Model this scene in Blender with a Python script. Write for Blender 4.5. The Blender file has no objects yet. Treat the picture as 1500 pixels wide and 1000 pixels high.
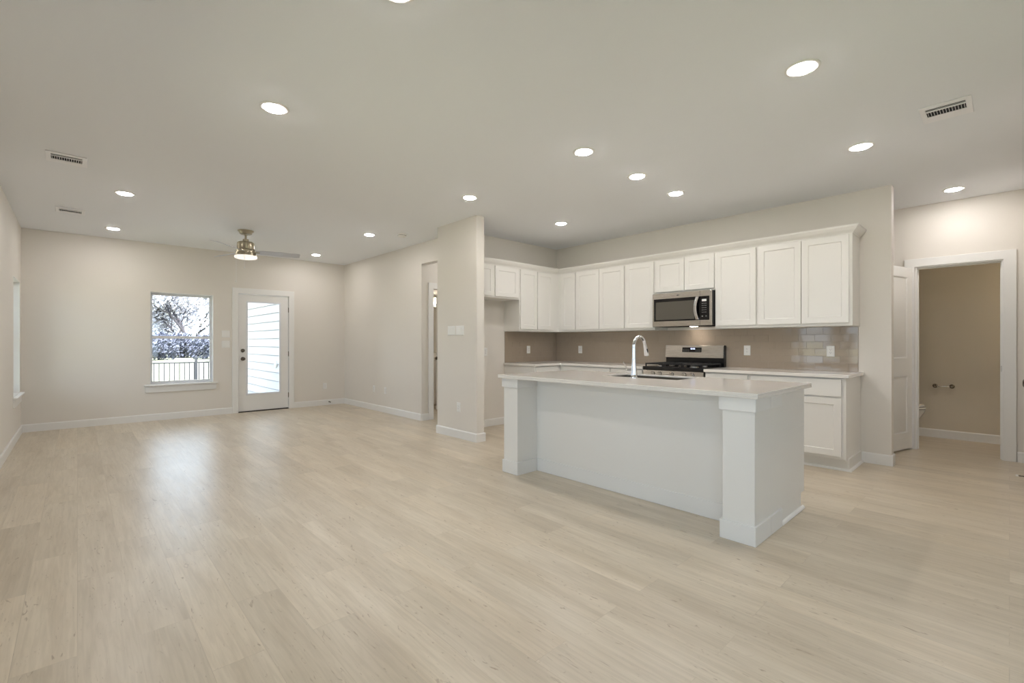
import bpy, bmesh, math, random
from mathutils import Vector, Matrix
random.seed(7)
C = bpy.context.scene.collection
SC = bpy.context.scene
PI = math.pi

# ------------------------------------------------------------------ camera
YAW = math.radians(46.93)                 # view direction measured from +X towards +Y
cam_d = bpy.data.cameras.new('camera')
cam = bpy.data.objects.new('camera', cam_d)
C.objects.link(cam)
cam.location = (0.0, 0.0, 1.20)
cam.rotation_euler = (PI / 2, 0, YAW - PI / 2)
cam_d.sensor_width = 36.0
cam_d.lens = 36.0 * 681.0 / 1500.0
cam_d.shift_y = 2.0 / 1500.0
cam_d.clip_start = 0.05
cam_d.clip_end = 400
SC.camera = cam

# ------------------------------------------------------------------ sky, exposure
SKY = 3.8
LAMP = 140.0
SUN = 20.0
w = bpy.data.worlds.new('overcast_sky')
SC.world = w
w.use_nodes = True
nt = w.node_tree
bg = nt.nodes['Background']
bg.inputs['Color'].default_value = (0.70, 0.835, 1.0, 1)
bg.inputs['Strength'].default_value = SKY
sun_d = bpy.data.lights.new('bounce_sun', 'SUN')
sun_d.energy = SUN
sun_d.angle = math.radians(3)
sun_d.color = (1.0, 0.96, 0.9)
bounce_sun = bpy.data.objects.new('bounce_sun', sun_d)
bounce_sun.rotation_euler = Vector((-0.22, 0.85, -1.15)).to_track_quat('-Z', 'Y').to_euler()   # added light from behind the camera, high, to bounce up to the ceiling
C.objects.link(bounce_sun)
SC.view_settings.view_transform = 'Standard'
SC.view_settings.look = 'None'
SC.view_settings.gamma = 1.0
SC.view_settings.exposure = 0.40
SC.view_settings.use_curve_mapping = False


def portal(loc, rot, sx, sy):
    """light portal in a window opening: emits nothing, only guides sky sampling"""
    l = bpy.data.lights.new('window_portal', 'AREA')
    l.shape = 'RECTANGLE'
    l.size, l.size_y = sx, sy
    l.cycles.is_portal = True
    o = bpy.data.objects.new('window_portal', l)
    o.location = loc
    o.rotation_euler = rot
    C.objects.link(o)


# ------------------------------------------------------------------ colour and material helpers
def lin(c):
    c = c / 255.0
    return c / 12.92 if c <= 0.04045 else ((c + 0.055) / 1.055) ** 2.4


def rgb(r, g, b):
    return (lin(r), lin(g), lin(b), 1)


def mat(name, col, rough=0.5, metal=0.0, bump=0.0, bscale=200.0, var=0.0, vscale=6.0, spec=0.5, coat=0.0):
    m = bpy.data.materials.new(name)
    m.use_nodes = True
    n = m.node_tree.nodes
    L = m.node_tree.links
    b = n['Principled BSDF']
    b.inputs['Base Color'].default_value = col
    b.inputs['Roughness'].default_value = rough
    b.inputs['Metallic'].default_value = metal
    b.inputs['Specular IOR Level'].default_value = spec
    b.inputs['Coat Weight'].default_value = coat
    tc = n.new('ShaderNodeTexCoord')
    if var:
        t = n.new('ShaderNodeTexNoise')
        t.inputs['Scale'].default_value = vscale
        t.inputs['Detail'].default_value = 5
        L.new(tc.outputs['Object'], t.inputs['Vector'])
        r = n.new('ShaderNodeMapRange')
        r.inputs['To Min'].default_value = 1 - var
        r.inputs['To Max'].default_value = 1 + var
        L.new(t.outputs['Fac'], r.inputs['Value'])
        h = n.new('ShaderNodeHueSaturation')
        h.inputs['Color'].default_value = col
        L.new(r.outputs['Result'], h.inputs['Value'])
        L.new(h.outputs['Color'], b.inputs['Base Color'])
    if bump:
        t = n.new('ShaderNodeTexNoise')
        t.inputs['Scale'].default_value = bscale
        t.inputs['Detail'].default_value = 3
        L.new(tc.outputs['Object'], t.inputs['Vector'])
        bm = n.new('ShaderNodeBump')
        bm.inputs['Strength'].default_value = bump
        bm.inputs['Distance'].default_value = 0.002
        L.new(t.outputs['Fac'], bm.inputs['Height'])
        L.new(bm.outputs['Normal'], b.inputs['Normal'])
    return m


def brushed(name, col, rough=0.3):
    """brushed metal: fine horizontal streaks in the roughness"""
    m = mat(name, col, rough, 1.0)
    n = m.node_tree.nodes
    L = m.node_tree.links
    b = n['Principled BSDF']
    tc = n.new('ShaderNodeTexCoord')
    mp = n.new('ShaderNodeMapping')
    mp.inputs['Scale'].default_value = (4, 4, 500)
    t = n.new('ShaderNodeTexNoise')
    t.inputs['Scale'].default_value = 1.0
    L.new(tc.outputs['Object'], mp.inputs['Vector'])
    L.new(mp.outputs['Vector'], t.inputs['Vector'])
    r = n.new('ShaderNodeMapRange')
    r.inputs['To Min'].default_value = rough - 0.06
    r.inputs['To Max'].default_value = rough + 0.08
    L.new(t.outputs['Fac'], r.inputs['Value'])
    L.new(r.outputs['Result'], b.inputs['Roughness'])
    return m


def emit(name, col, s):
    m = bpy.data.materials.new(name)
    m.use_nodes = True
    n = m.node_tree.nodes
    b = n['Principled BSDF']
    b.inputs['Base Color'].default_value = (0.8, 0.8, 0.8, 1)
    b.inputs['Emission Color'].default_value = col
    b.inputs['Emission Strength'].default_value = s
    return m


def glass_mat(name, tint=(0.97, 0.985, 0.98, 1)):
    m = bpy.data.materials.new(name)
    m.use_nodes = True
    n = m.node_tree.nodes
    L = m.node_tree.links
    n.remove(n['Principled BSDF'])
    tr = n.new('ShaderNodeBsdfTransparent')
    tr.inputs['Color'].default_value = tint
    gl = n.new('ShaderNodeBsdfGlossy')
    gl.inputs['Roughness'].default_value = 0.02
    fr = n.new('ShaderNodeFresnel')
    fr.inputs['IOR'].default_value = 1.45
    mx = n.new('ShaderNodeMixShader')
    L.new(fr.outputs['Fac'], mx.inputs['Fac'])
    L.new(tr.outputs['BSDF'], mx.inputs[1])
    L.new(gl.outputs['BSDF'], mx.inputs[2])
    L.new(mx.outputs['Shader'], n['Material Output'].inputs['Surface'])
    return m


def floor_mat():
    m = mat('oak_plank_floor', rgb(200, 182, 155), 0.42, spec=1.0)
    n = m.node_tree.nodes
    L = m.node_tree.links
    b = n['Principled BSDF']
    tc = n.new('ShaderNodeTexCoord')
    # planks run along world Y: swap so that the brick length axis is Y
    sep = n.new('ShaderNodeSeparateXYZ')
    L.new(tc.outputs['Object'], sep.inputs['Vector'])
    cmb = n.new('ShaderNodeCombineXYZ')
    L.new(sep.outputs['Y'], cmb.inputs['X'])
    L.new(sep.outputs['X'], cmb.inputs['Y'])
    br = n.new('ShaderNodeTexBrick')
    br.offset = 0.37
    br.offset_frequency = 2
    br.inputs['Color1'].default_value = (0, 0, 0, 1)
    br.inputs['Color2'].default_value = (1, 1, 1, 1)
    br.inputs['Mortar'].default_value = (0.5, 0.5, 0.5, 1)
    br.inputs['Scale'].default_value = 1.0
    br.inputs['Mortar Size'].default_value = 0.0014
    br.inputs['Mortar Smooth'].default_value = 0.3
    br.inputs['Bias'].default_value = 0.0
    br.inputs['Brick Width'].default_value = 1.22
    br.inputs['Row Height'].default_value = 0.18
    L.new(cmb.outputs['Vector'], br.inputs['Vector'])
    # per plank shift of the grain
    mulv = n.new('ShaderNodeVectorMath')
    mulv.operation = 'MULTIPLY'
    mulv.inputs[1].default_value = (7.3, 13.1, 5.7)
    L.new(br.outputs['Color'], mulv.inputs[0])
    addv = n.new('ShaderNodeVectorMath')
    addv.operation = 'ADD'
    L.new(cmb.outputs['Vector'], addv.inputs[0])
    L.new(mulv.outputs['Vector'], addv.inputs[1])

    def noise(sx, sy, scale, detail, dist=0.0):
        mp = n.new('ShaderNodeMapping')
        mp.inputs['Scale'].default_value = (sx, sy, 1)
        L.new(addv.outputs['Vector'], mp.inputs['Vector'])
        t = n.new('ShaderNodeTexNoise')
        t.inputs['Scale'].default_value = scale
        t.inputs['Detail'].default_value = detail
        t.inputs['Distortion'].default_value = dist
        L.new(mp.outputs['Vector'], t.inputs['Vector'])
        return t.outputs['Fac']

    def ramp(fac, stops):
        r = n.new('ShaderNodeValToRGB')
        while len(r.color_ramp.elements) < len(stops):
            r.color_ramp.elements.new(0.5)
        for e, (p, c) in zip(r.color_ramp.elements, stops):
            e.position = p
            e.color = c
        L.new(fac, r.inputs['Fac'])
        return r.outputs['Color']

    def mix(mode, fac, a, bb):
        x = n.new('ShaderNodeMix')
        x.data_type = 'RGBA'
        x.blend_type = mode
        if isinstance(fac, float):
            x.inputs['Factor'].default_value = fac
        else:
            L.new(fac, x.inputs['Factor'])
        for k, v in ((6, a), (7, bb)):
            if isinstance(v, tuple):
                x.inputs[k].default_value = v
            else:
                L.new(v, x.inputs[k])
        return x.outputs[2]

    broad = ramp(noise(0.9, 6.0, 1.2, 4, 0.5), [(0.3, rgb(202, 188, 166)), (0.7, rgb(220, 208, 188))])
    tint = ramp(br.outputs['Color'], [(0.0, (0.91, 0.905, 0.90, 1)), (0.5, (0.97, 0.97, 0.97, 1)), (1.0, (1.04, 1.03, 1.02, 1))])
    c = mix('MULTIPLY', 1.0, broad, tint)
    fine = ramp(noise(1.6, 26.0, 2.4, 6, 0.8), [(0.35, (0.86, 0.85, 0.83, 1)), (0.62, (1.02, 1.02, 1.02, 1))])
    c = mix('MULTIPLY', 0.7, c, fine)
    knots = ramp(noise(3.6, 15.0, 3.0, 5, 1.6), [(0.635, (0, 0, 0, 1)), (0.73, (0.8, 0.8, 0.8, 1))])
    c = mix('MIX', knots, c, rgb(158, 138, 114))
    seam = ramp(br.outputs['Fac'], [(0.0, (0, 0, 0, 1)), (1.0, (0.2, 0.2, 0.2, 1))])
    c = mix('MIX', seam, c, rgb(142, 122, 98))
    L.new(c, b.inputs['Base Color'])
    rr = n.new('ShaderNodeMapRange')
    rr.inputs['To Min'].default_value = 0.27
    rr.inputs['To Max'].default_value = 0.42
    L.new(noise(2.0, 9.0, 2.5, 5), rr.inputs['Value'])
    L.new(rr.outputs['Result'], b.inputs['Roughness'])
    bp = n.new('ShaderNodeBump')
    bp.inputs['Strength'].default_value = 0.08
    bp.inputs['Distance'].default_value = 0.001
    L.new(noise(1.5, 9.0, 3.0, 3, 0.6), bp.inputs['Height'])
    L.new(bp.outputs['Normal'], b.inputs['Normal'])
    return m


M = {}
M['wall'] = mat('greige_wall_paint', rgb(230, 225, 217), 0.55, bump=0.12, bscale=260, spec=0.3)
M['tan'] = mat('warm_cast_wall_paint', rgb(220, 211, 194), 0.55, bump=0.12, bscale=260, spec=0.3)  # wall paint tinted so the warm bounced light sits in the colour
M['ceil'] = mat('flat_white_ceiling_paint', rgb(244, 246, 249), 0.7, bump=0.12, bscale=220, spec=0.25)
M['trim'] = mat('white_trim_enamel', rgb(238, 237, 234), 0.32, bump=0.02, bscale=60)
M['cab'] = mat('white_cabinet_lacquer', rgb(238, 236, 231), 0.34, bump=0.02, bscale=80)
M['quartz'] = mat('white_quartz', rgb(236, 232, 226), 0.10, var=0.02, vscale=30)
M['tile'] = mat('taupe_glazed_tile', rgb(172, 158, 142), 0.07, var=0.03, vscale=9)
M['grout'] = mat('taupe_grout', rgb(170, 156, 140), 0.5, bump=0.1, bscale=500)
M['floor'] = floor_mat()
M['steel'] = brushed('stainless_steel', rgb(196, 190, 182), 0.26)
M['basin'] = brushed('shade_toned_sink_steel', rgb(120, 114, 106), 0.35)  # steel darkened in colour for the shade inside the basin
M['nickel'] = brushed('brushed_nickel', rgb(178, 170, 150), 0.30)
M['chrome'] = mat('polished_chrome', rgb(225, 226, 230), 0.06, 1.0, var=0.01)
M['bronze'] = mat('dark_satin_nickel', rgb(120, 112, 102), 0.22, 1.0, var=0.02)
M['black'] = mat('gloss_black_glass', rgb(14, 14, 15), 0.06, var=0.05)
M['enamel'] = mat('black_enamel', rgb(20, 20, 21), 0.22, bump=0.02)
M['iron'] = mat('matte_cast_iron', rgb(26, 26, 27), 0.6, bump=0.25, bscale=300)
M['mwglass'] = mat('grey_perforated_oven_glass', rgb(92, 88, 80), 0.12, var=0.04, vscale=300)
M['dark'] = mat('dark_duct', rgb(40, 42, 48), 0.8, var=0.05)
M['register'] = mat('white_register_enamel', rgb(250, 250, 252), 0.4, bump=0.01)
M['plastic'] = mat('white_plastic', rgb(240, 239, 236), 0.35, bump=0.01)
M['slot'] = mat('dark_grey_slot', rgb(92, 92, 96), 0.6, var=0.03)
M['vinyl'] = mat('white_vinyl', rgb(234, 236, 240), 0.4, bump=0.01)
M['glass'] = glass_mat('clear_window_glass')
M['mirror'] = mat('mirror_silver', (0.9, 0.92, 0.9, 1), 0.02, 1.0, var=0.01)
M['porcelain'] = mat('white_porcelain', rgb(240, 238, 233), 0.12, var=0.01)
M['blade'] = mat('silver_grey_blade', rgb(204, 206, 214), 0.4, bump=0.03)
M['lens'] = emit('frosted_fan_light', (1.0, 0.90, 0.82, 1), 0.62)
M['disc'] = emit('recessed_light_diffuser', (1.0, 0.95, 0.92, 1), LAMP)
M['hood'] = emit('cooktop_lamp', (1.0, 0.88, 0.76, 1), 40.0)
M['bathlamp'] = emit('vanity_lamp', (1.0, 0.90, 0.76, 1), 30.0)
M['added_powder_lamp'] = emit('unseen_powder_lamp', (1.0, 0.87, 0.70, 1), 24.0)
M['led'] = emit('blue_white_clock_digits', (0.45, 0.55, 1.0, 1), 3.0)
M['lcd'] = emit('grey_lcd', (0.55, 0.58, 0.58, 1), 0.08)
M['legend'] = mat('grey_key_print', rgb(150, 150, 150), 0.5, var=0.02)
M['rubber'] = mat('dark_rubber', rgb(46, 42, 40), 0.7, bump=0.1)
M['lawn'] = mat('pale_winter_lawn', rgb(150, 150, 126), 0.95, bump=0.6, bscale=20, var=0.18, vscale=0.7)
M['patio'] = mat('concrete_slab', rgb(190, 188, 184), 0.9, bump=0.3, bscale=60, var=0.06)
M['siding'] = mat('white_lap_siding', rgb(166, 164, 165), 0.7, bump=0.05, bscale=90)
M['fence'] = mat('black_metal_fence', rgb(44, 46, 52), 0.5, bump=0.05)
M['bark'] = mat('grey_bark', rgb(62, 59, 66), 0.9, bump=0.6, bscale=30, var=0.15)
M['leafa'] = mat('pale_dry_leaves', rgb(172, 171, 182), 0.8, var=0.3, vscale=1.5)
M['leafb'] = mat('grey_green_foliage', rgb(86, 90, 108), 0.8, var=0.3, vscale=1.2)


# ------------------------------------------------------------------ mesh helpers
class MB:
    """collects shapes for ONE mesh object; off = where the thing stands, so that world numbers can be used"""

    def __init__(s, off=(0, 0, 0)):
        s.bm = bmesh.new()
        s.o = Vector(off)

    def face(s, vs):
        try:
            return s.bm.faces.new(vs)
        except ValueError:
            return None

    def pts(s, ps):
        return [s.bm.verts.new(Vector(p) - s.o) for p in ps]

    def box(s, x0, x1, y0, y1, z0, z1):
        if x0 > x1: x0, x1 = x1, x0
        if y0 > y1: y0, y1 = y1, y0
        if z0 > z1: z0, z1 = z1, z0
        v = s.pts([(x0, y0, z0), (x1, y0, z0), (x1, y1, z0), (x0, y1, z0), (x0, y0, z1), (x1, y0, z1), (x1, y1, z1), (x0, y1, z1)])
        for f in ((0, 3, 2, 1), (4, 5, 6, 7), (0, 1, 5, 4), (1, 2, 6, 5), (2, 3, 7, 6), (3, 0, 4, 7)):
            s.face([v[i] for i in f])
        return s

    def cells(s, us, vs, hole, mk):
        """grid of solid cells with hole(u,v) left open, closed off watertight; mk(u,v,k) -> xyz, k=0/1 for the two faces"""
        nu, nv = len(us) - 1, len(vs) - 1
        solid = [[not hole((us[i] + us[i + 1]) / 2, (vs[j] + vs[j + 1]) / 2) for j in range(nv)] for i in range(nu)]
        cache = {}

        def P(i, j, k):
            if (i, j, k) not in cache:
                cache[(i, j, k)] = s.bm.verts.new(Vector(mk(us[i], vs[j], k)) - s.o)
            return cache[(i, j, k)]
        for i in range(nu):
            for j in range(nv):
                if not solid[i][j]:
                    continue
                s.face([P(i, j, 0), P(i + 1, j, 0), P(i + 1, j + 1, 0), P(i, j + 1, 0)])
                s.face([P(i, j + 1, 1), P(i + 1, j + 1, 1), P(i + 1, j, 1), P(i, j, 1)])
                for di, dj, a, b in ((-1, 0, (i, j), (i, j + 1)), (1, 0, (i + 1, j + 1), (i + 1, j)), (0, -1, (i + 1, j), (i, j)), (0, 1, (i, j + 1), (i + 1, j + 1))):
                    ii, jj = i + di, j + dj
                    if 0 <= ii < nu and 0 <= jj < nv and solid[ii][jj]:
                        continue
                    s.face([P(*a, 0), P(*b, 0), P(*b, 1), P(*a, 1)])
        return s

    def lathe(s, prof, c=(0, 0, 0), axis='Z', n=32, ang=None):
        """prof: (radius, height) pairs"""
        c = Vector(c)
        rings = []
        for r, h in prof:
            ring = []
            for k in range(n):
                a = 2 * PI * k / n
                u, v = r * math.cos(a), r * math.sin(a)
                p = {'Z': (u, v, h), 'X': (h, u, v), 'Y': (v, h, u), '-X': (-h, v, u), '-Y': (u, -h, v)}[axis]
                ring.append(s.bm.verts.new(c + Vector(p) - s.o))
            rings.append(ring)
        for a, b in zip(rings, rings[1:]):
            for k in range(n):
                s.face([a[k], a[(k + 1) % n], b[(k + 1) % n], b[k]])
        s.face(list(reversed(rings[0])))
        s.face(rings[-1])
        return s

    def tube(s, path, rad, n=12, caps=True):
        """round tube along a path; rad number or list"""
        path = [Vector(p) for p in path]
        if not isinstance(rad, (list, tuple)):
            rad = [rad] * len(path)
        t0 = (path[1] - path[0]).normalized()
        up = Vector((0, 0, 1)) if abs(t0.z) < 0.9 else Vector((1, 0, 0))
        nrm = t0.cross(up).normalized()
        rings = []
        for i, p in enumerate(path):
            t = (path[min(i + 1, len(path) - 1)] - path[max(i - 1, 0)]).normalized()
            nrm = (nrm - t * nrm.dot(t)).normalized()
            bn = t.cross(nrm)
            rings.append([s.bm.verts.new(p + (nrm * math.cos(2 * PI * k / n) + bn * math.sin(2 * PI * k / n)) * rad[i] - s.o) for k in range(n)])
        for a, b in zip(rings, rings[1:]):
            for k in range(n):
                s.face([a[k], a[(k + 1) % n], b[(k + 1) % n], b[k]])
        if caps:
            s.face(list(reversed(rings[0])))
            s.face(rings[-1])
        return s

    def loft(s, rings_pts, cap0=True, cap1=True):
        rings = [s.pts(r) for r in rings_pts]
        n = len(rings[0])
        for a, b in zip(rings, rings[1:]):
            for k in range(n):
                s.face([a[k], a[(k + 1) % n], b[(k + 1) % n], b[k]])
        if cap0: s.face(list(reversed(rings[0])))
        if cap1: s.face(rings[-1])
        return s

    def panel(s, x0, x1, z0, z1, yf, yb, rail=0.057, depth=0.008, slope=0.006):
        """shaker front seen from -Y: frame with a recessed flat centre panel"""
        def R(a, b, c, d, y):
            return s.pts([(a, y, c), (b, y, c), (b, y, d), (a, y, d)])
        bk = R(x0, x1, z0, z1, yb)
        fr = R(x0, x1, z0, z1, yf)
        i1 = R(x0 + rail, x1 - rail, z0 + rail, z1 - rail, yf)
        e = rail + slope
        i2 = R(x0 + e, x1 - e, z0 + e, z1 - e, yf + depth)
        s.face(list(reversed(bk)))
        for a, b in ((bk, fr), (fr, i1), (i1, i2)):
            for k in range(4):
                s.face([a[k], a[(k + 1) % 4], b[(k + 1) % 4], b[k]])
        s.face(i2)
        return s

    def build(s, name, material, parent=None, bevel=0.0, smooth=True, ang=35, seg=2):
        bmesh.ops.recalc_face_normals(s.bm, faces=s.bm.faces[:])
        me = bpy.data.meshes.new(name)
        s.bm.to_mesh(me)
        s.bm.free()
        me.materials.append(material)
        if smooth:
            me.polygons.foreach_set('use_smooth', [True] * len(me.polygons))
            me.set_sharp_from_angle(angle=math.radians(ang))
        o = bpy.data.objects.new(name, me)
        C.objects.link(o)
        if parent is not None:
            o.parent = parent
        if bevel:
            md = o.modifiers.new('bevel', 'BEVEL')
            md.width = bevel
            md.segments = seg
            md.limit_method = 'ANGLE'
            md.angle_limit = math.radians(40)
        return o


def thing(name, label, cat, loc=(0, 0, 0), rotz=0.0, group=None):
    o = bpy.data.objects.new(name, None)
    o.empty_display_size = 0.1
    C.objects.link(o)
    o.location = loc
    o.rotation_euler = (0, 0, rotz)
    return tag(o, label, cat, group)


def tag(o, label, cat, group=None, kind=None):
    o['label'] = label
    o['category'] = cat
    if group: o['group'] = group
    if kind: o['kind'] = kind
    return o


def struct(o, label, cat):
    return tag(o, label, cat, kind='structure')


def copy_tree(o, parent=None):
    c = o.copy()
    C.objects.link(c)
    if parent is not None:
        c.parent = parent
    for ch in list(o.children):
        copy_tree(ch, c)
    return c


# ------------------------------------------------------------------ dimensions
CZ = 2.74                      # ceiling
XL, YW, XR = -0.55, 9.02, 3.875  # left wall, window wall, living room right wall
XK, YF = 5.79, 5.12            # long kitchen wall, short (fridge) wall
YREAR = -3.0

# ------------------------------------------------------------------ room shell
struct(MB().box(-0.75, 8.3, YREAR - 0.2, 9.2, -0.12, 0.0).build('floor', M['floor'], smooth=False), 'pale oak plank floor running through the living room and kitchen', 'floor')
struct(MB().box(-0.75, 8.3, YREAR - 0.2, 9.2, CZ, CZ + 0.1).build('ceiling', M['ceil'], smooth=False), 'flat off-white ceiling over the open living room and kitchen', 'ceiling')


def wall_x(name, x0, x1, ya, yb, holes, label, z1=CZ, m='wall'):
    us = sorted({ya, yb, *[h[0] for h in holes], *[h[1] for h in holes]})
    vs = sorted({0.0, z1, *[h[2] for h in holes], *[h[3] for h in holes]})
    hole = lambda u, v: any(h[0] < u < h[1] and h[2] < v < h[3] for h in holes)
    o = MB().cells(us, vs, hole, lambda u, v, k: ((x0, x1)[k], u, v)).build(name, M[m], smooth=False)
    return struct(o, label, 'wall')


def wall_y(name, y0, y1, xa, xb, holes, label, z1=CZ, m='wall'):
    us = sorted({xa, xb, *[h[0] for h in holes], *[h[1] for h in holes]})
    vs = sorted({0.0, z1, *[h[2] for h in holes], *[h[3] for h in holes]})
    hole = lambda u, v: any(h[0] < u < h[1] and h[2] < v < h[3] for h in holes)
    o = MB().cells(us, vs, hole, lambda u, v, k: (u, (y0, y1)[k], v)).build(name, M[m], smooth=False)
    return struct(o, label, 'wall')


WZ0, WZ1 = 0.555, 1.99
LEFT_WINS = [(7.99, 8.82), (2.60, 3.45), (1.56, 2.41), (-1.6, -0.2)]
wall_x('wall_left', XL - 0.14, XL, YREAR, YW + 0.14, [(a, b, WZ0, WZ1) for a, b in LEFT_WINS], 'long greige wall on the left with a window near the far corner')
wall_y('wall_far', YW, YW + 0.14, XL, 6.6, [(0.817, 1.648, WZ0, WZ1), (2.0, 2.842, 0.0, 2.06)], 'far greige wall holding the sash window and glazed patio door')
HEAD = 2.417
wall_x('wall_living', XR, XR + 0.12, 5.22, YW, [(5.22, 6.187, 0.0, HEAD)], 'greige living room side wall with a passage opening at its near end')
wall_x('wall_pier', 3.515, 3.632, 4.385, 5.22, [], 'greige stub wall end with switch plates beside the fridge space')
wall_y('wall_fridge', YF, 5.22, 3.632, XK + 0.12, [], 'short greige kitchen wall behind the fridge space')
wall_x('wall_kitchen', XK, XK + 0.12, 0.783, YF, [], 'long greige kitchen wall behind the range and cabinets')
wall_y('wall_passage', 6.187, 6.30, XR + 0.12, 6.6, [(4.085, 4.87, 0.0, 2.05)], 'greige passage wall with the bathroom doorway')
wall_x('wall_passage_end', 6.48, 6.6, 5.22, 9.02, [], 'greige end wall of the passage and bathroom')
wall_y('wall_bath_back', 8.15, 8.25, XR + 0.12, 6.48, [], 'back wall of the hall bathroom behind the vanity')
wall_x('wall_powder', 6.915, 7.03, -1.3, 1.9, [(0.04, 0.725, 0.0, 2.055)], 'greige wall with the open powder room doorway')
wall_x('wall_powder_back', 7.975, 8.09, -1.3, 1.9, [], 'powder room back wall carrying the paper holder, warm light put in its colour', m='tan')
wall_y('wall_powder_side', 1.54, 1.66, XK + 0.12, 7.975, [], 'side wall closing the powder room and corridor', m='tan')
wall_y('wall_powder_near', -1.30, -1.18, 7.03, 7.975, [], 'near side wall of the powder room, warm light put in its colour', m='tan')
wall_y('wall_right', -0.25, -0.13, 4.0, 6.915, [(4.07, 4.90, 0.0, 2.05)], 'greige corridor wall at the right edge with a closed door')
wall_x('wall_entry', 4.0, 4.12, YREAR, -0.25, [], 'greige wall behind the camera on the right')
wall_y('wall_rear', YREAR - 0.12, YREAR, XL - 0.14, 4.12, [(0.4, 2.2, WZ0, WZ1)], 'greige wall behind the camera')
wall_y('wall_closet', -1.0, -0.9, 4.12, 6.915, [], 'back wall of the closet behind the corridor door')


# ---- baseboards
def base_x(name, face, sgn, ya, yb, label, h=0.105):
    """baseboard on a wall whose visible face is x=face, room lies towards sgn"""
    b = MB()
    t = 0.014 * sgn
    prof = [(face, 0.0), (face + t, 0.0), (face + t, h - 0.012), (face + t * 0.55, h), (face, h)]
    b.loft([[(p[0], y, p[1]) for p in prof] for y in (ya, yb)])
    return struct(b.build(name, M['trim'], smooth=False), label, 'baseboard')


def base_y(name, face, sgn, xa, xb, label, h=0.105):
    b = MB()
    t = 0.014 * sgn
    prof = [(face, 0.0), (face + t, 0.0), (face + t, h - 0.012), (face + t * 0.55, h), (face, h)]
    b.loft([[(x, p[0], p[1]) for p in prof] for x in (xa, xb)])
    return struct(b.build(name, M['trim'], smooth=False), label, 'baseboard')


base_x('baseboard_left', XL, 1, YREAR, YW, 'white baseboard along the left wall')
base_y('baseboard_far', YW, -1, XL, 1.926, 'white baseboard under the sash window')
base_y('baseboard_far_corner', YW, -1, 2.914, XR, 'white baseboard between the patio door and the far corner')
base_x('baseboard_living', XR, -1, 6.187, YW, 'white baseboard along the living room side wall')
base_y('baseboard_passage', 6.187, -1, XR, 3.995, 'short white baseboard turning into the passage')
base_x('baseboard_pier', 3.515, -1, 4.371, 5.234, 'white baseboard across the stub wall face')
base_y('baseboard_pier_end', 4.385, -1, 3.515, 3.646, 'white baseboard around the stub wall end')
base_x('baseboard_pier_inner', 3.632, 1, 4.385, YF, 'white baseboard inside the fridge space')
base_y('baseboard_fridge', YF, -1, 3.632, 4.615, 'white baseboard at the back of the fridge space')
base_x('baseboard_kitchen', XK, -1, 0.769, 1.03, 'white baseboard right of the base cabinets')
base_y('baseboard_kitchen_end', 0.783, -1, XK + 0.0002, XK + 0.12, 'white baseboard around the kitchen wall end')
base_x('baseboard_powder', 6.915, -1, -0.13, -0.055, 'white baseboard right of the powder room doorway')
base_x('baseboard_powder_left', 6.915, -1, 0.822, 1.54, 'white baseboard behind the open powder room door')
base_x('baseboard_powder_back', 7.975, -1, -1.18, 1.54, 'white baseboard in the powder room')
base_y('baseboard_right', -0.13, 1, 4.99, 6.915, 'white baseboard on the corridor wall at the right edge')
base_y('baseboard_right_near', -0.13, 1, 4.0, 4.01, 'white baseboard left of the corridor door')


# ---- casings
def casing_y(name, y, sgn, xa, xb, top, label, wd=0.09, t=0.018):
    """door casing on a wall face y, opening xa..xb"""
    b = MB()
    us = sorted([xa - wd, xa, xb, xb + wd])
    vs = [0.0, top, top + wd]
    b.cells(us, vs, lambda u, v: xa < u < xb and v < top, lambda u, v, k: (u, y + sgn * t * k, v))
    return struct(b.build(name, M['trim'], bevel=0.002), label, 'door casing')


def casing_x(name, x, sgn, ya, yb, top, label, wd=0.09, t=0.018):
    b = MB()
    us = sorted([ya - wd, ya, yb, yb + wd])
    vs = [0.0, top, top + wd]
    b.cells(us, vs, lambda u, v: ya < u < yb and v < top, lambda u, v, k: (x + sgn * t * k, u, v))
    return struct(b.build(name, M['trim'], bevel=0.002), label, 'door casing')


def jamb_y(name, y0, y1, xa, xb, top, label, t=0.016):
    b = MB()
    b.cells([xa, xa + t, xb - t, xb], [0.0, top - t, top], lambda u, v: xa + t < u < xb - t and v < top - t, lambda u, v, k: (u, (y0, y1)[k], v))
    return struct(b.build(name, M['trim']), label, 'door jamb')


casing_y('trim_1', YW, -1, 2.012, 2.830, 2.052, 'white casing around the glazed patio door')
jamb_y('trim_2', YW, YW + 0.14, 2.0, 2.842, 2.06, 'white jamb lining the patio door opening', 0.014)
casing_x('trim_3', 6.915, -1, 0.04, 0.73, 2.054, 'white casing around the powder room doorway')
b = MB()
b.cells([0.04, 0.054, 0.711, 0.725], [0.0, 2.041, 2.055], lambda u, v: 0.054 < u < 0.711 and v < 2.041, lambda u, v, k: ((6.913, 7.03)[k], u, v))
jm = struct(b.build('trim_4', M['trim']), 'white jamb lining the powder room doorway', 'door jamb')
MB().box(6.935, 6.965, 0.0535, 0.056, 0.905, 0.965).build('strike_plate', M['bronze'], jm)
MB().box(6.96, 6.99, 0.054, 0.064, 0.0, 2.041).box(6.96, 6.99, 0.701, 0.711, 0.0, 2.041).box(6.96, 6.99, 0.064, 0.701, 2.031, 2.041).build('door_stop_strip', M['trim'], jm)
casing_y('trim_5', 6.187, -1, 4.085, 4.87, 2.05, 'white casing around the passage bathroom doorway')
casing_y('trim_6', -0.13, 1, 4.09, 4.895, 2.05, 'white casing around the corridor door at the right edge')


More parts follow.
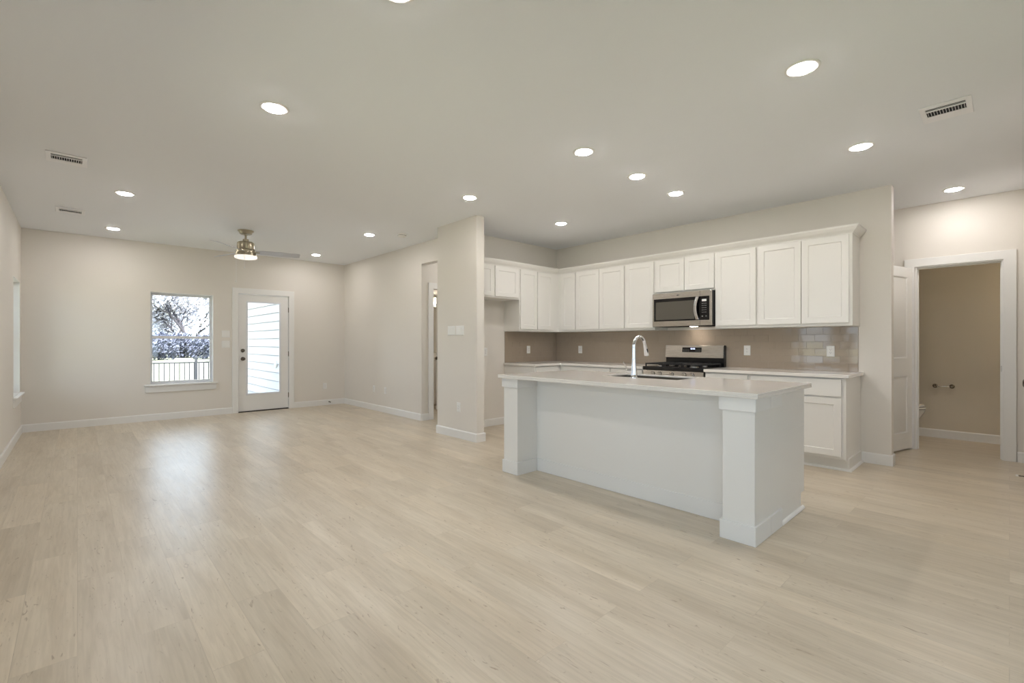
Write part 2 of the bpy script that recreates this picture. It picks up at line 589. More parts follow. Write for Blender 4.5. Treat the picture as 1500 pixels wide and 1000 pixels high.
# ------------------------------------------------------------------ windows
def sash_window(name, width, label, loc, rotz, sill=True):
    """local: opening spans x 0..width, room face of the wall at y=0, outside +y, z from WZ0 to WZ1"""
    t = thing(name, label, 'window', loc, rotz)
    t['kind'] = 'structure'
    z0, z1, W = WZ0, WZ1, width
    zm = 1.287
    f = MB()
    f.cells([0.0, 0.02, W - 0.02, W], [z0, z0 + 0.02, z1 - 0.02, z1], lambda u, v: 0.02 < u < W - 0.02 and z0 + 0.02 < v < z1 - 0.02, lambda u, v, k: (u, (0.10, 0.15)[k], v))
    f.build('window_frame', M['vinyl'], t, bevel=0.003)
    lo = MB()
    lo.cells([0.02, 0.036, W - 0.036, W - 0.02], [z0 + 0.02, z0 + 0.045, zm - 0.02, zm + 0.022], lambda u, v: 0.036 < u < W - 0.036 and z0 + 0.045 < v < zm - 0.02, lambda u, v, k: (u, (0.103, 0.123)[k], v))
    ls = lo.build('lower_sash', M['vinyl'], t, bevel=0.003)
    MB().box(0.036, W - 0.036, 0.111, 0.114, z0 + 0.045, zm - 0.02).build('pane', M['glass'], ls)
    MB().box(W / 2 - 0.03, W / 2 + 0.03, 0.089, 0.103, zm + 0.0, zm + 0.018).build('sash_lock', M['vinyl'], ls, bevel=0.002)
    up = MB()
    up.cells([0.02, 0.038, W - 0.038, W - 0.02], [zm - 0.015, zm + 0.02, z1 - 0.042, z1 - 0.02], lambda u, v: 0.038 < u < W - 0.038 and zm + 0.02 < v < z1 - 0.042, lambda u, v, k: (u, (0.126, 0.146)[k], v))
    us = up.build('upper_sash', M['vinyl'], t, bevel=0.003)
    MB().box(0.038, W - 0.038, 0.134, 0.137, zm + 0.02, z1 - 0.042).build('pane', M['glass'], us)
    MB().box(0.0, 0.004, 0.0, 0.10, z0, z1).box(W - 0.004, W, 0.0, 0.10, z0, z1).box(0.004, W - 0.004, 0.0, 0.10, z1 - 0.004, z1).build('bright_reveal_lining', M['trim'], t)  # lining added in white to give the wall returns their lit brightness
    if sill:
        MB().box(-0.075, W + 0.055, -0.045, 0.0, z0 - 0.022, z0).box(0.0, W, 0.0, 0.10, z0 - 0.022, z0 + 0.001).build('window_sill', M['trim'], t, bevel=0.004)
        MB().box(-0.06, W + 0.04, -0.016, 0.0, z0 - 0.12, z0 - 0.022).build('apron', M['trim'], t, bevel=0.002)
    return t


sash_window('window_1', 0.831, 'white sash window beside the patio door, looking onto the garden fence', (0.817, YW, 0), 0)
sash_window('window_2', 0.83, 'sash window in the left wall near the far corner, seen edge on', (XL, 7.99, 0), PI / 2)
sash_window('window_3', 0.85, 'sash window in the left wall facing the kitchen', (XL, 2.60, 0), PI / 2)
sash_window('window_4', 0.85, 'sash window in the left wall close to the camera', (XL, 1.56, 0), PI / 2)
sash_window('window_5', 1.4, 'wide sash window added unseen in the left wall behind the camera for daylight', (XL, -1.6, 0), PI / 2)  # added opening, never in view, lets in more daylight
sash_window('window_6', 1.8, 'wide sash window added unseen in the wall behind the camera for bounced daylight', (2.2, YREAR, 0), PI)  # added opening, never in view, for light bounced to the ceiling
wc = (WZ0 + WZ1) / 2
wh = WZ1 - WZ0
portal((1.2325, YW + 0.17, wc), (-PI / 2, 0, 0), 0.83, wh)
portal((2.42, YW + 0.15, 1.1), (-PI / 2, 0, 0), 0.60, 1.7)
for a, c in LEFT_WINS:
    portal((XL - 0.17, (a + c) / 2, wc), (PI / 2, 0, -PI / 2), c - a, wh)
portal((1.3, YREAR - 0.17, wc), (PI / 2, 0, 0), 1.8, wh)


# ------------------------------------------------------------------ door furniture
def knob(mb, c, axis, s=1.0):
    mb.lathe([(0.033 * s, 0), (0.033 * s, 0.005), (0.028 * s, 0.010), (0.013 * s, 0.014), (0.012 * s, 0.032), (0.022 * s, 0.040), (0.028 * s, 0.050), (0.027 * s, 0.062), (0.018 * s, 0.069), (0.004 * s, 0.070)], c, axis, 24)
    return mb


# patio door: full light, opens on hinges at its right
t = thing('door_1', 'white glazed patio door with two dark knobs in the far wall', 'door', (2.018, YW, 0))
t['kind'] = 'structure'
W = 0.806
d = MB()
gx0, gx1, gz0, gz1 = 0.128, 0.668, 0.305, 1.915
d.cells([0, gx0, gx1, W], [0.018, gz0, gz1, 2.04], lambda u, v: gx0 < u < gx1 and gz0 < v < gz1, lambda u, v, k: (u, (0.012, 0.056)[k], v))
leaf = d.build('door_leaf', M['trim'], t, bevel=0.002)
g = MB()
g.cells([gx0 - 0.012, gx0 + 0.016, gx1 - 0.016, gx1 + 0.012], [gz0 - 0.012, gz0 + 0.016, gz1 - 0.016, gz1 + 0.012], lambda u, v: gx0 + 0.016 < u < gx1 - 0.016 and gz0 + 0.016 < v < gz1 - 0.016, lambda u, v, k: (u, (0.004, 0.012)[k], v))
g.build('glazing_bead', M['vinyl'], leaf, bevel=0.003)
MB().box(gx0, gx1, 0.03, 0.036, gz0, gz1).build('pane', M['glass'], leaf)
MB().lathe([(0.031, 0), (0.031, 0.008), (0.024, 0.016), (0.004, 0.017)], (0.066, 0.012, 1.068), '-Y', 24).box(0.062, 0.070, -0.016, -0.004, 1.052, 1.084).build('deadbolt', M['bronze'], leaf)
knob(MB(), (0.066, 0.012, 0.925), '-Y').build('door_knob', M['bronze'], leaf)
for hz in (0.25, 1.0, 1.8):
    MB().lathe([(0.007, -0.045), (0.007, 0.045)], (W + 0.004, 0.006, hz), 'Z', 12).box(W - 0.002, W + 0.006, 0.008, 0.012, hz - 0.045, hz + 0.045).build('hinge', M['bronze'], leaf)
MB().box(-0.004, W + 0.004, -0.004, 0.10, 0.0, 0.014).build('threshold', M['rubber'], t, bevel=0.002)

# powder room door, swung out towards the kitchen
hx, hy = 6.888, 0.768
ang = math.atan2(0.172, -0.66)
t = thing('door_2', 'open white two-panel powder room door standing beside the kitchen wall end', 'door', (hx, hy, 0), ang)
t['kind'] = 'structure'
Wd = 0.685
d = MB()
# local: leaf runs along +x from hinge, visible face is +y after the turn (towards the camera)


def panel_door(W, z0, z1, y0, y1, pans):
    """leaf with moulded panels on both faces"""
    b = MB()
    us = sorted({0.0, W, 0.105, W - 0.105})
    vs = sorted({z0, z1, *[p[0] for p in pans], *[p[1] for p in pans]})
    hole = lambda u, v: 0.105 < u < W - 0.105 and any(p[0] < v < p[1] for p in pans)
    b.cells(us, vs, hole, lambda u, v, k: (u, (y0, y1)[k], v))
    for p in pans:
        for y, s in ((y0, 1), (y1, -1)):
            prev = None
            for ins, dep in ((0.0, 0.0), (0.012, 0.009), (0.026, 0.009), (0.05, 0.003)):
                r = b.pts([(0.105 + ins, y + s * dep, p[0] + ins), (W - 0.105 - ins, y + s * dep, p[0] + ins), (W - 0.105 - ins, y + s * dep, p[1] - ins), (0.105 + ins, y + s * dep, p[1] - ins)])
                if prev:
                    for k in range(4):
                        b.face([prev[k], prev[(k + 1) % 4], r[(k + 1) % 4], r[k]])
                prev = r
            b.face(prev)
    return b


leaf = panel_door(Wd, 0.018, 2.04, -0.0175, 0.0175, [(0.20, 0.83), (1.03, 1.93)]).build('door_leaf', M['trim'], t)
knob(MB(), (Wd - 0.065, 0.0175, 0.925), 'Y').build('door_knob', M['bronze'], leaf)
knob(MB(), (Wd - 0.065, -0.0175, 0.925), '-Y').build('door_knob', M['bronze'], leaf)
for hz in (0.22, 1.02, 1.84):
    MB().lathe([(0.007, -0.045), (0.007, 0.045)], (-0.004, -0.02, hz), 'Z', 12).build('hinge', M['bronze'], leaf)
MB().lathe([(0.007, 0), (0.007, 0.012), (0.004, 0.02), (0.004, 0.034)], (0.50, 0.0, 2.04), 'Z', 12).build('catch_pin', M['bronze'], leaf)

# corridor door at the right edge (only its knob enters the picture)
t = thing('door_3', 'closed white door at the right edge showing only its dark knob', 'door', (4.075, -0.150, 0))
t['kind'] = 'structure'
leaf = panel_door(0.82, 0.015, 2.04, -0.0175, 0.0175, [(0.20, 0.83), (1.03, 1.93)]).build('door_leaf', M['trim'], t)
knob(MB(), (0.762, 0.0175, 0.917), 'Y', 1.1).build('door_knob', M['bronze'], leaf)
MB().lathe([(0.03, 0.0), (0.03, 0.02), (0.01, 0.03), (0.01, 0.035)], (0.762, 0.0175, 0.917), 'Y', 24).build('knob_rose', M['bronze'], leaf)

# passage bathroom door, swung into the bathroom
t = thing('door_4', 'white bathroom door swung inward beyond the passage doorway', 'door', (4.855, 6.305, 0), math.radians(104))
t['kind'] = 'structure'
leaf = panel_door(0.70, 0.015, 2.03, -0.0175, 0.0175, [(0.20, 0.83), (1.03, 1.93)]).build('door_leaf', M['trim'], t)
knob(MB(), (0.635, 0.0175, 0.93), 'Y').build('door_knob', M['bronze'], leaf)


# ------------------------------------------------------------------ cabinets
def upper_cab(label, loc, rotz, W, doors, z0=1.368, z1=2.275, depth=0.32, dz0=None, dz1=2.251, end=False):
    """local x along the front from its left end, front face y=0, back y=depth; doors = (x0,x1)"""
    t = thing('wall_cabinet', label, 'cabinet', loc, rotz, 'white wall cabinets')
    MB().box(0, W, 0, depth, z0, z1).build('body', M['cab'], t, bevel=0.0015)
    if dz0 is None: dz0 = z0 + 0.03
    for a, c in doors:
        MB().panel(a, c, dz0, dz1, -0.02, -0.001, 0.058).build('door', M['cab'], t, bevel=0.0012)
    return t


def base_cab(label, loc, rotz, W, fronts, depth=0.607, toe=0.075, ends=(0, 0)):
    """fronts = list of ('drawer'|'door', x0, x1, z0, z1)"""
    t = thing('base_cabinet', label, 'cabinet', loc, rotz, 'white base cabinets')
    b = MB()
    b.box(0, W, 0.0, depth, 0.115, 0.872)
    b.box(0.018 if ends[0] == 0 else 0, W, toe, depth, 0.0, 0.115)
    b.build('body', M['cab'], t, bevel=0.0015)
    for kind, a, c, z0, z1 in fronts:
        if kind == 'door':
            MB().panel(a, c, z0, z1, -0.02, -0.001, 0.058).build('door', M['cab'], t, bevel=0.0012)
        else:
            MB().box(a, c, -0.02, -0.001, z0, z1).build('drawer', M['cab'], t, bevel=0.002)
    return t


XF = 5.47        # face frame plane of long wall uppers
RX = -PI / 2     # turn for cabinets on the long wall


def on_x(y_hi, x=XF):
    return (x, y_hi, 0)


def fx(y_hi, pairs):  # world Y pairs (hi, lo) -> local x
    return [(y_hi - a, y_hi - c) for a, c in pairs]


upper_cab('white two-door wall cabinet at the right end, over the outlet by the glossy tiles', on_x(1.893), RX, 1.893 - 1.035, fx(1.893, [(1.880, 1.469), (1.463, 1.060)]))
upper_cab('white single-door wall cabinet immediately right of the microwave', on_x(2.357), RX, 2.357 - 1.893, fx(2.357, [(2.345, 1.906)]))
upper_cab('short white two-door wall cabinet directly above the microwave', on_x(3.135), RX, 3.135 - 2.357, fx(3.135, [(3.122, 2.735), (2.727, 2.365)]), z0=1.825, dz0=1.846)
upper_cab('white single-door wall cabinet immediately left of the microwave', on_x(3.586), RX, 3.586 - 3.135, fx(3.586, [(3.574, 3.148)]))
upper_cab('white two-door wall cabinet between the corner cabinet and the left-of-microwave one', on_x(4.437), RX, 4.437 - 3.586, fx(4.437, [(4.425, 4.013), (4.005, 3.596)]))
upper_cab('narrow white one-door wall cabinet on the range wall touching the kitchen corner', on_x(4.79), RX, 4.79 - 4.437, fx(4.79, [(4.72, 4.449)]))
upper_cab('tall white two-door wall cabinet on the short wall, left of the kitchen corner', (4.622, 4.79, 0), 0, XK - 4.622, [(0.012, 0.348), (0.364, 0.70)], depth=0.329)
upper_cab('short white two-door cabinet hung over the empty fridge space', (3.634, 4.79, 0), 0, 4.620 - 3.634, [(0.03, 0.492), (0.52, 0.955)], z0=1.815, dz0=1.838, depth=0.329)

# crown moulding running over all the wall cabinets
prof = [(-0.02, 2.258), (0.004, 2.258), (0.006, 2.268), (0.014, 2.277), (0.030, 2.292), (0.045, 2.312), (0.052, 2.322), (0.055, 2.337), (-0.02, 2.337)]
b = MB()
rings = []
for (px, py, ox, oy) in ((XK - 0.001, 1.035, 0, -1), (XF - 0.002, 1.035, -1, -1), (XF - 0.002, 4.788, -1, -1), (3.634, 4.788, 0, -1)):
    rings.append([(px + ox * o, py + oy * o, z) for o, z in prof])
b.loft(rings)
tag(b.build('crown_moulding', M['cab'], smooth=False), 'white crown moulding running along the tops of the wall cabinets', 'moulding')

# base cabinets
XB = 5.18
base_cab('white base cabinet at the right end of the range wall, one wide drawer over doors', (XB, 1.868, 0), RX, 1.868 - 1.035,
         [('drawer', 0.012, 0.806, 0.70, 0.86), ('door', 0.012, 0.405, 0.142, 0.682), ('door', 0.413, 0.806, 0.142, 0.682)])
t = bpy.data.objects['base_cabinet']
MB().box(0.833, 0.851, 0.075, 0.607, 0.0, 0.115).build('end_panel', M['cab'], t)
MB().loft([[(x, 0.075 + 0.0 - o, z) for o, z in ((0, 0), (0.018, 0), (0.016, 0.010), (0.009, 0.017), (0, 0.019))] for x in (0.0, 0.87)]).build('quarter_round', M['trim'], t)
MB().loft([[(0.851 + o, y, z) for o, z in ((0, 0), (0.018, 0), (0.016, 0.010), (0.009, 0.017), (0, 0.019))] for y in (0.058, 0.605)]).build('quarter_round', M['trim'], t)
MB().box(0.833, 0.840, 0.0, 0.607, 0.105, 0.872).build('side_skin', M['cab'], t)
base_cab('white base cabinet immediately right of the range, behind the island', (XB, 2.346, 0), RX, 2.346 - 1.868,
         [('drawer', 0.012, 0.46, 0.70, 0.86), ('door', 0.012, 0.46, 0.142, 0.682)])
base_cab('white base cabinet immediately left of the range, behind the faucet', (XB, 3.607, 0), RX, 3.607 - 3.122,
         [('drawer', 0.012, 0.47, 0.70, 0.86), ('door', 0.012, 0.47, 0.142, 0.682)])
base_cab('white base cabinet between the left-of-range one and the kitchen corner', (XB, 4.50, 0), RX, 4.50 - 3.607,
         [('drawer', 0.06, 0.88, 0.70, 0.86), ('door', 0.06, 0.46, 0.142, 0.682), ('door', 0.468, 0.88, 0.142, 0.682)])
base_cab('white base cabinet on the short wall beside the fridge space', (4.63, 4.50, 0), 0, XB - 4.63,
         [('drawer', 0.02, 0.47, 0.70, 0.86), ('door', 0.02, 0.47, 0.142, 0.682)], depth=0.619)


# worktops
CT0, CT1 = 0.874, 0.905
b = MB()
b.cells([4.61, 5.14, XK - 0.001], [3.122, 4.46, YF - 0.001], lambda u, v: u < 5.14 and v < 4.46, lambda u, v, k: (u, v, (CT0, CT1)[k]))
tag(b.build('worktop', M['quartz'], bevel=0.003), 'white quartz worktop turning the kitchen corner, left of the range', 'worktop')
tag(MB().box(5.14, XK - 0.001, 1.0, 2.348, CT0, CT1).build('worktop', M['quartz'], bevel=0.003), 'white quartz worktop on the wall cabinets right of the range', 'worktop')


# ------------------------------------------------------------------ backsplash: every glazed tile slightly out of true
def tiles(name, mk, u0, u1, z0, z1, label):
    """mk(u,z,d): d = distance out of the wall"""
    tw, th, g = 0.1524, 0.0762, 0.0016
    rnd = random.Random(5)
    b = MB()
    row = 0
    z = z1
    while z > z0 + 0.01:
        za = max(z - th, z0)
        u = u0 - (tw / 2 if row % 2 else 0)
        while u < u1 - 0.004:
            a, c = max(u, u0) + g / 2, min(u + tw, u1) - g / 2
            if c - a > 0.006:
                ta, tb = rnd.uniform(-0.0006, 0.0006), rnd.uniform(-0.0005, 0.0005)
                zb, zt = za + g / 2, z - g / 2
                e = 0.0012
                q0 = b.pts([mk(a, zb, 0.003), mk(c, zb, 0.003), mk(c, zt, 0.003), mk(a, zt, 0.003)])
                D = 0.0085
                q1 = b.pts([mk(a + e, zb + e, D - ta - tb), mk(c - e, zb + e, D + ta - tb), mk(c - e, zt - e, D + ta + tb), mk(a + e, zt - e, D - ta + tb)])
                for k in range(4):
                    b.face([q0[k], q0[(k + 1) % 4], q1[(k + 1) % 4], q1[k]])
                b.face(q1)
            u += tw
        z -= th
        row += 1
    o = b.build(name, M['tile'], smooth=False)
    return struct(o, label, 'tiled backsplash')


TZ0, TZ1 = CT1 + 0.001, 1.366
o = tiles('trim_7', lambda u, z, d: (XK - d, u, z), 1.045, YF - 0.009, TZ0, TZ1, 'glossy taupe subway tiles along the range wall')
MB().box(XK - 0.0072, XK, 1.045, YF, TZ0, TZ1).build('grout', M['grout'], o, smooth=False)
o = tiles('trim_8', lambda u, z, d: (u, YF - d, z), 4.635, XK - 0.001, TZ0, TZ1, 'glossy taupe subway tiles on the short wall by the fridge space')
MB().box(4.635, XK, YF - 0.0072, YF, TZ0, TZ1).build('grout', M['grout'], o, smooth=False)


# ------------------------------------------------------------------ range
t = thing('gas_range', 'stainless gas range with black cooktop between the base cabinets', 'range', (5.14, 3.115, 0), RX)
RW = 0.76
MB().box(0.004, RW - 0.004, 0.03, 0.62, 0.03, 0.885).build('body', M['enamel'], t, bevel=0.003)
MB().box(0.0, RW, 0.005, 0.03, 0.21, 0.765).build('oven_door', M['steel'], t, bevel=0.004)
dr = t.children[-1]
MB().box(0.12, RW - 0.12, 0.002, 0.006, 0.33, 0.62).build('oven_window', M['black'], dr, bevel=0.002)
MB().tube([(0.06, -0.045, 0.715), (RW - 0.06, -0.045, 0.715)], 0.012).tube([(0.08, -0.045, 0.715), (0.08, 0.006, 0.715)], 0.008).tube([(RW - 0.08, -0.045, 0.715), (RW - 0.08, 0.006, 0.715)], 0.008).build('handle', M['steel'], dr)
MB().box(0.0, RW, 0.008, 0.03, 0.06, 0.205).build('warming_drawer', M['steel'], t, bevel=0.004)
cp = MB().loft([[(x, y, z) for y, z in ((-0.005, 0.775), (0.012, 0.868), (0.04, 0.868), (0.04, 0.775))] for x in (0.0, RW)]).build('control_strip', M['steel'], t, bevel=0.002)
for kx in (0.135, 0.225, 0.38, 0.535, 0.63):
    kn = MB().lathe([(0.024, 0), (0.024, 0.008), (0.019, 0.012), (0.018, 0.030), (0.015, 0.034)], (kx, 0.004, 0.828), '-Y', 20)
    kn.box(kx - 0.003, kx + 0.003, -0.036, -0.028, 0.813, 0.843)
    kn.build('knob', M['steel'], cp)
    MB().lathe([(0.027, -0.001), (0.027, 0.003), (0.024, 0.003)], (kx, 0.002, 0.828), '-Y', 20).build('knob_ring', M['iron'], cp)
MB().box(-0.002, RW + 0.002, 0.0, 0.56, 0.868, 0.912).build('cooktop', M['enamel'], t, bevel=0.006)
ct = t.children[-1]
for bx, by, br in ((0.17, 0.15, 0.045), (0.17, 0.41, 0.035), (0.38, 0.28, 0.05), (0.59, 0.15, 0.05), (0.59, 0.41, 0.035)):
    MB().lathe([(br, 0), (br, 0.010), (br * 0.7, 0.014)], (bx, by, 0.912), 'Z', 24).build('burner', M['steel'], ct)
    MB().lathe([(br * 0.8, 0.0), (br * 0.8, 0.006), (br * 0.6, 0.009)], (bx, by, 0.926), 'Z', 24).build('burner_cap', M['iron'], ct)
for gx0, gx1 in ((0.02, 0.255), (0.262, 0.498), (0.505, 0.74)):
    g = MB()
    za, zb = 0.938, 0.952
    for y in (0.03, 0.53): g.box(gx0, gx1, y - 0.006, y + 0.006, za, zb)
    for x in (gx0 + 0.006, gx1 - 0.006): g.box(x - 0.006, x + 0.006, 0.03, 0.53, za, zb)
    for y in (0.155, 0.28, 0.405): g.box(gx0, gx1, y - 0.005, y + 0.005, za, zb)
    xm = (gx0 + gx1) / 2
    g.box(xm - 0.005, xm + 0.005, 0.03, 0.53, za, zb)
    for x in (gx0 + 0.006, gx1 - 0.006):
        for y in (0.034, 0.526): g.box(x - 0.007, x + 0.007, y - 0.007, y + 0.007, 0.912, za)
    g.build('grate', M['iron'], ct, bevel=0.002)
MB().box(0.0, RW, 0.575, 0.64, 0.90, 1.168).build('backguard', M['enamel'], t, bevel=0.005)
bgd = t.children[-1]
MB().loft([[(x, y, z) for y, z in ((0.548, 1.012), (0.566, 1.170), (0.60, 1.170), (0.60, 1.012))] for x in (0.0, RW - 0.004)]).build('backguard_fascia', M['steel'], bgd, bevel=0.003)


def fascia_y(z):
    return 0.548 + (z - 1.012) * 0.018 / 0.158


MB().loft([[(x, fascia_y(z) - o, z) for z, o in ((1.082, 0.0), (1.082, 0.002), (1.142, 0.002), (1.142, 0.0))] for x in (0.235, 0.487)]).build('display', M['black'], bgd)
b = MB()
for i, ch in enumerate((0.0, 0.014, 0.032, 0.046)):   # clock digits
    x = 0.348 + ch
    z = 1.125
    y = fascia_y(z) - 0.0032
    b.box(x, x + 0.008, y, y + 0.001, z - 0.007, z + 0.007)
b.build('clock_digits', M['led'], bgd)
for x0, dx_ in ((0.25, 0.022), (0.412, 0.018)):
    b = MB()
    for i in range(4):
        for k in range(2):
            x = x0 + i * dx_
            z = 1.096 + k * 0.016
            y = fascia_y(z) - 0.0032
            b.box(x, x + 0.007, y, y + 0.001, z - 0.0025, z + 0.0025)
    b.build('key_print', M['legend'], bgd)

# ------------------------------------------------------------------ microwave over the range
t = thing('microwave', 'stainless over-range microwave with black door hung below the short cabinet', 'microwave', (5.385, 3.125, 0), RX)
MW = 0.762
mz0, mz1 = 1.405, 1.819
MB().box(0.004, MW - 0.002, 0.02, 0.40, mz0 + 0.006, mz1 - 0.002).build('body', M['enamel'], t, bevel=0.003)
MB().box(0.0, MW, 0.002, 0.02, mz0, mz1).build('fascia', M['steel'], t, bevel=0.004)
fa = t.children[-1]
MB().box(0.022, 0.735, -0.002, 0.004, 1.470, 1.752).build('door_glass', M['black'], t, bevel=0.002)
MB().box(0.05, 0.555, -0.0035, -0.0015, 1.488, 1.712).build('door_window', M['mwglass'], t.children[-1], bevel=0.001)
MB().box(0.6205, 0.6225, -0.0005, 0.003, mz0, mz1).build('door_seam', M['slot'], fa)
rg = []
for k in range(15):
    a = k / 14.0
    zz = 1.478 + a * 0.268
    bow = 0.030 + 0.016 * math.sin(PI * a)
    xx = 0.600 - 0.022 * math.sin(PI * a) * 1.0
    wv = 0.019
    rg.append([(xx - wv, -bow + 0.006, zz), (xx - wv * 0.6, -bow - 0.006, zz), (xx + wv * 0.6, -bow - 0.006, zz), (xx + wv, -bow + 0.006, zz), (xx + wv * 0.6, -bow + 0.010, zz), (xx - wv * 0.6, -bow + 0.010, zz)])
hd = MB().loft(rg)
hd.box(0.588, 0.612, -0.03, -0.001, 1.478, 1.496).box(0.588, 0.612, -0.03, -0.001, 1.728, 1.746)
hd.build('handle', M['chrome'], t)
MB().box(0.648, 0.702, -0.0038, -0.0015, 1.690, 1.716).build('clock_display', M['lcd'], t)
b = MB()
for i in range(3):
    for k in range(5):
        b.box(0.648 + i * 0.021, 0.658 + i * 0.021, -0.0036, -0.0015, 1.662 - k * 0.026, 1.669 - k * 0.026)
b.build('keypad', M['legend'], t)
MB().box(0.646, 0.660, -0.0036, -0.0015, 1.510, 1.520).build('stop_key', M['legend'], t)
MB().box(0.692, 0.706, -0.0036, -0.0015, 1.510, 1.520).build('start_key', M['legend'], t)
MB().lathe([(0.008, 0), (0.008, 0.001)], (0.345, 0.0015, 1.786), '-Y', 16).box(0.325, 0.365, 0.0004, 0.002, 1.783, 1.789).build('maker_badge', M['slot'], fa)
MB().box(0.03, MW - 0.03, 0.04, 0.36, mz0 - 0.002, mz0 + 0.008).build('underside_grille', M['iron'], t)
MB().box(0.40, 0.47, 0.20, 0.27, mz0 - 0.004, mz0 + 0.004).build('cooktop_lamp', M['hood'], t)

# ------------------------------------------------------------------ island
IX0, IXp, IX1 = 2.915, 3.175, 3.90
IY0, IY1 = 1.03, 3.221
t = thing('kitchen_island', 'white kitchen island with corner posts and a recessed seating side', 'island', (3.4, 2.125, 0))
O = (3.4, 2.125, 0)
SX0, SX1, SY0, SY1 = 3.475, 3.875, 1.80, 2.52     # sink cut-out
b = MB(O)
b.box(IXp, IX1, IY0, IY1, 0.115, 0.60)
b.cells([IXp, SX0 - 0.03, SX1 + 0.015, IX1], [IY0, SY0 - 0.03, SY1 + 0.03, IY1], lambda u, v: SX0 - 0.03 < u < SX1 + 0.015 and SY0 - 0.03 < v < SY1 + 0.03, lambda u, v, k: (u, v, (0.60, 0.872)[k]))
b.box(IXp, IX1 - 0.075, IY0 + 0.0, IY1, 0.0, 0.115)
b.build('body', M['cab'], t, bevel=0.0015)
MB(O).box(IXp - 0.006, IXp, 1.211, 3.046, 0.10, 0.80).build('back_panel', M['cab'], t)
MB(O).box(IXp - 0.016, IXp, 1.211, 3.046, 0.795, 0.872).build('frieze', M['trim'], t, bevel=0.002)
MB(O).box(IXp - 0.016, IXp, 1.211, 3.046, 0.0, 0.118).build('island_baseboard', M['trim'], t, bevel=0.003)
for a, c, sd in ((1.03, 1.211, -1), (3.046, 3.221, 1)):
    xe = IXp + 0.155
    pt = MB(O)
    if sd < 0:
        pt.box(IX0, IXp, a - 0.006, c, 0.0, 0.872).box(IXp, xe, a - 0.006, a, 0.0, 0.872)
        pb, pc = (a - 0.016, c + 0.014), (a - 0.018, c + 0.018)
    else:
        pt.box(IX0, IXp, a, c + 0.006, 0.0, 0.872).box(IXp, xe, c, c + 0.006, 0.0, 0.872)
        pb, pc = (a - 0.014, c + 0.016), (a - 0.018, c + 0.018)
    p = pt.build('post', M['cab'], t, bevel=0.0015)
    # plinth and cap wrap the post
    side = (pb[0], a) if sd < 0 else (c, pb[1])
    MB(O).box(IX0 - 0.014, IXp - 0.016, pb[0], pb[1], 0.0, 0.116).box(IXp - 0.016, xe + 0.045, *side, 0.0, 0.116).build('post_base', M['trim'], p, bevel=0.003)
    side = (pc[0], a) if sd < 0 else (c, pc[1])
    MB(O).box(IX0 - 0.018, IXp - 0.016, pc[0], pc[1], 0.790, 0.872).box(IXp - 0.016, xe + 0.03, *side, 0.790, 0.872).build('post_cap', M['trim'], p, bevel=0.003)
qr = ((0, 0.002), (0.018, 0.002), (0.016, 0.012), (0.009, 0.019), (0, 0.021))
MB(O).loft([[(x, IY0 - o, z) for o, z in qr] for x in (IXp + 0.20, IX1 - 0.04)]).build('quarter_round', M['trim'], t)
for k, (ya, yb) in enumerate(((1.05, 1.74), (1.76, 2.14), (2.15, 2.53), (2.55, 3.20))):
    for z0, z1 in ((0.142, 0.682), (0.70, 0.86)):
        d = MB(O)
        d.box(IX1, IX1 + 0.02, ya, yb, z0, z1)
        d.build('door' if z0 < 0.5 else 'drawer', M['cab'], t, bevel=0.002)

b = MB()
b.cells([2.862, SX0, SX1, 3.935], [0.990, SY0, SY1, 3.255], lambda u, v: SX0 < u < SX1 and SY0 < v < SY1, lambda u, v, k: (u, v, (CT0 + 0.016, CT1)[k]))
b.cells([2.862, 2.91, 3.887, 3.935], [0.990, 1.04, 3.205, 3.255], lambda u, v: 2.91 < u < 3.887 and 1.04 < v < 3.205, lambda u, v, k: (u, v, (CT0, CT0 + 0.016)[k]))
tag(b.build('island_worktop', M['quartz'], bevel=0.002), 'white polished quartz worktop on the kitchen island', 'worktop')

# sink
t = thing('kitchen_sink', 'stainless undermount sink sunk into the island worktop', 'sink', (3.68, 2.15, 0.66))
O = (3.68, 2.15, 0.66)


def rr(x0, x1, y0, y1, r, z, n=5):
    pts = []
    for cx, cy, a0 in ((x1 - r, y1 - r, 0), (x0 + r, y1 - r, PI / 2), (x0 + r, y0 + r, PI), (x1 - r, y0 + r, 1.5 * PI)):
        for k in range(n + 1):
            a = a0 + PI / 2 * k / n
            pts.append((cx + r * math.cos(a), cy + r * math.sin(a), z))
    return pts


b = MB(O)
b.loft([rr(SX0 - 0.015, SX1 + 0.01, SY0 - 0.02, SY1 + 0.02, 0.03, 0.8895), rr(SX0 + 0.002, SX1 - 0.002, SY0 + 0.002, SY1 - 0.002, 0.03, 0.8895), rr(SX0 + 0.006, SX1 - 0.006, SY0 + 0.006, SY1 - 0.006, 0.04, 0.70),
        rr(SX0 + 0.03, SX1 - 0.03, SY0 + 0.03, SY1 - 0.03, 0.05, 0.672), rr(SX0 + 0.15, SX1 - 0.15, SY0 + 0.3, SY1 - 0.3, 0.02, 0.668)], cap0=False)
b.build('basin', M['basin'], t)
MB(O).lathe([(0.045, 0), (0.045, 0.003), (0.030, 0.004), (0.028, 0.001)], (3.68, 2.15, 0.668), 'Z', 24).build('drain', M['chrome'], t)

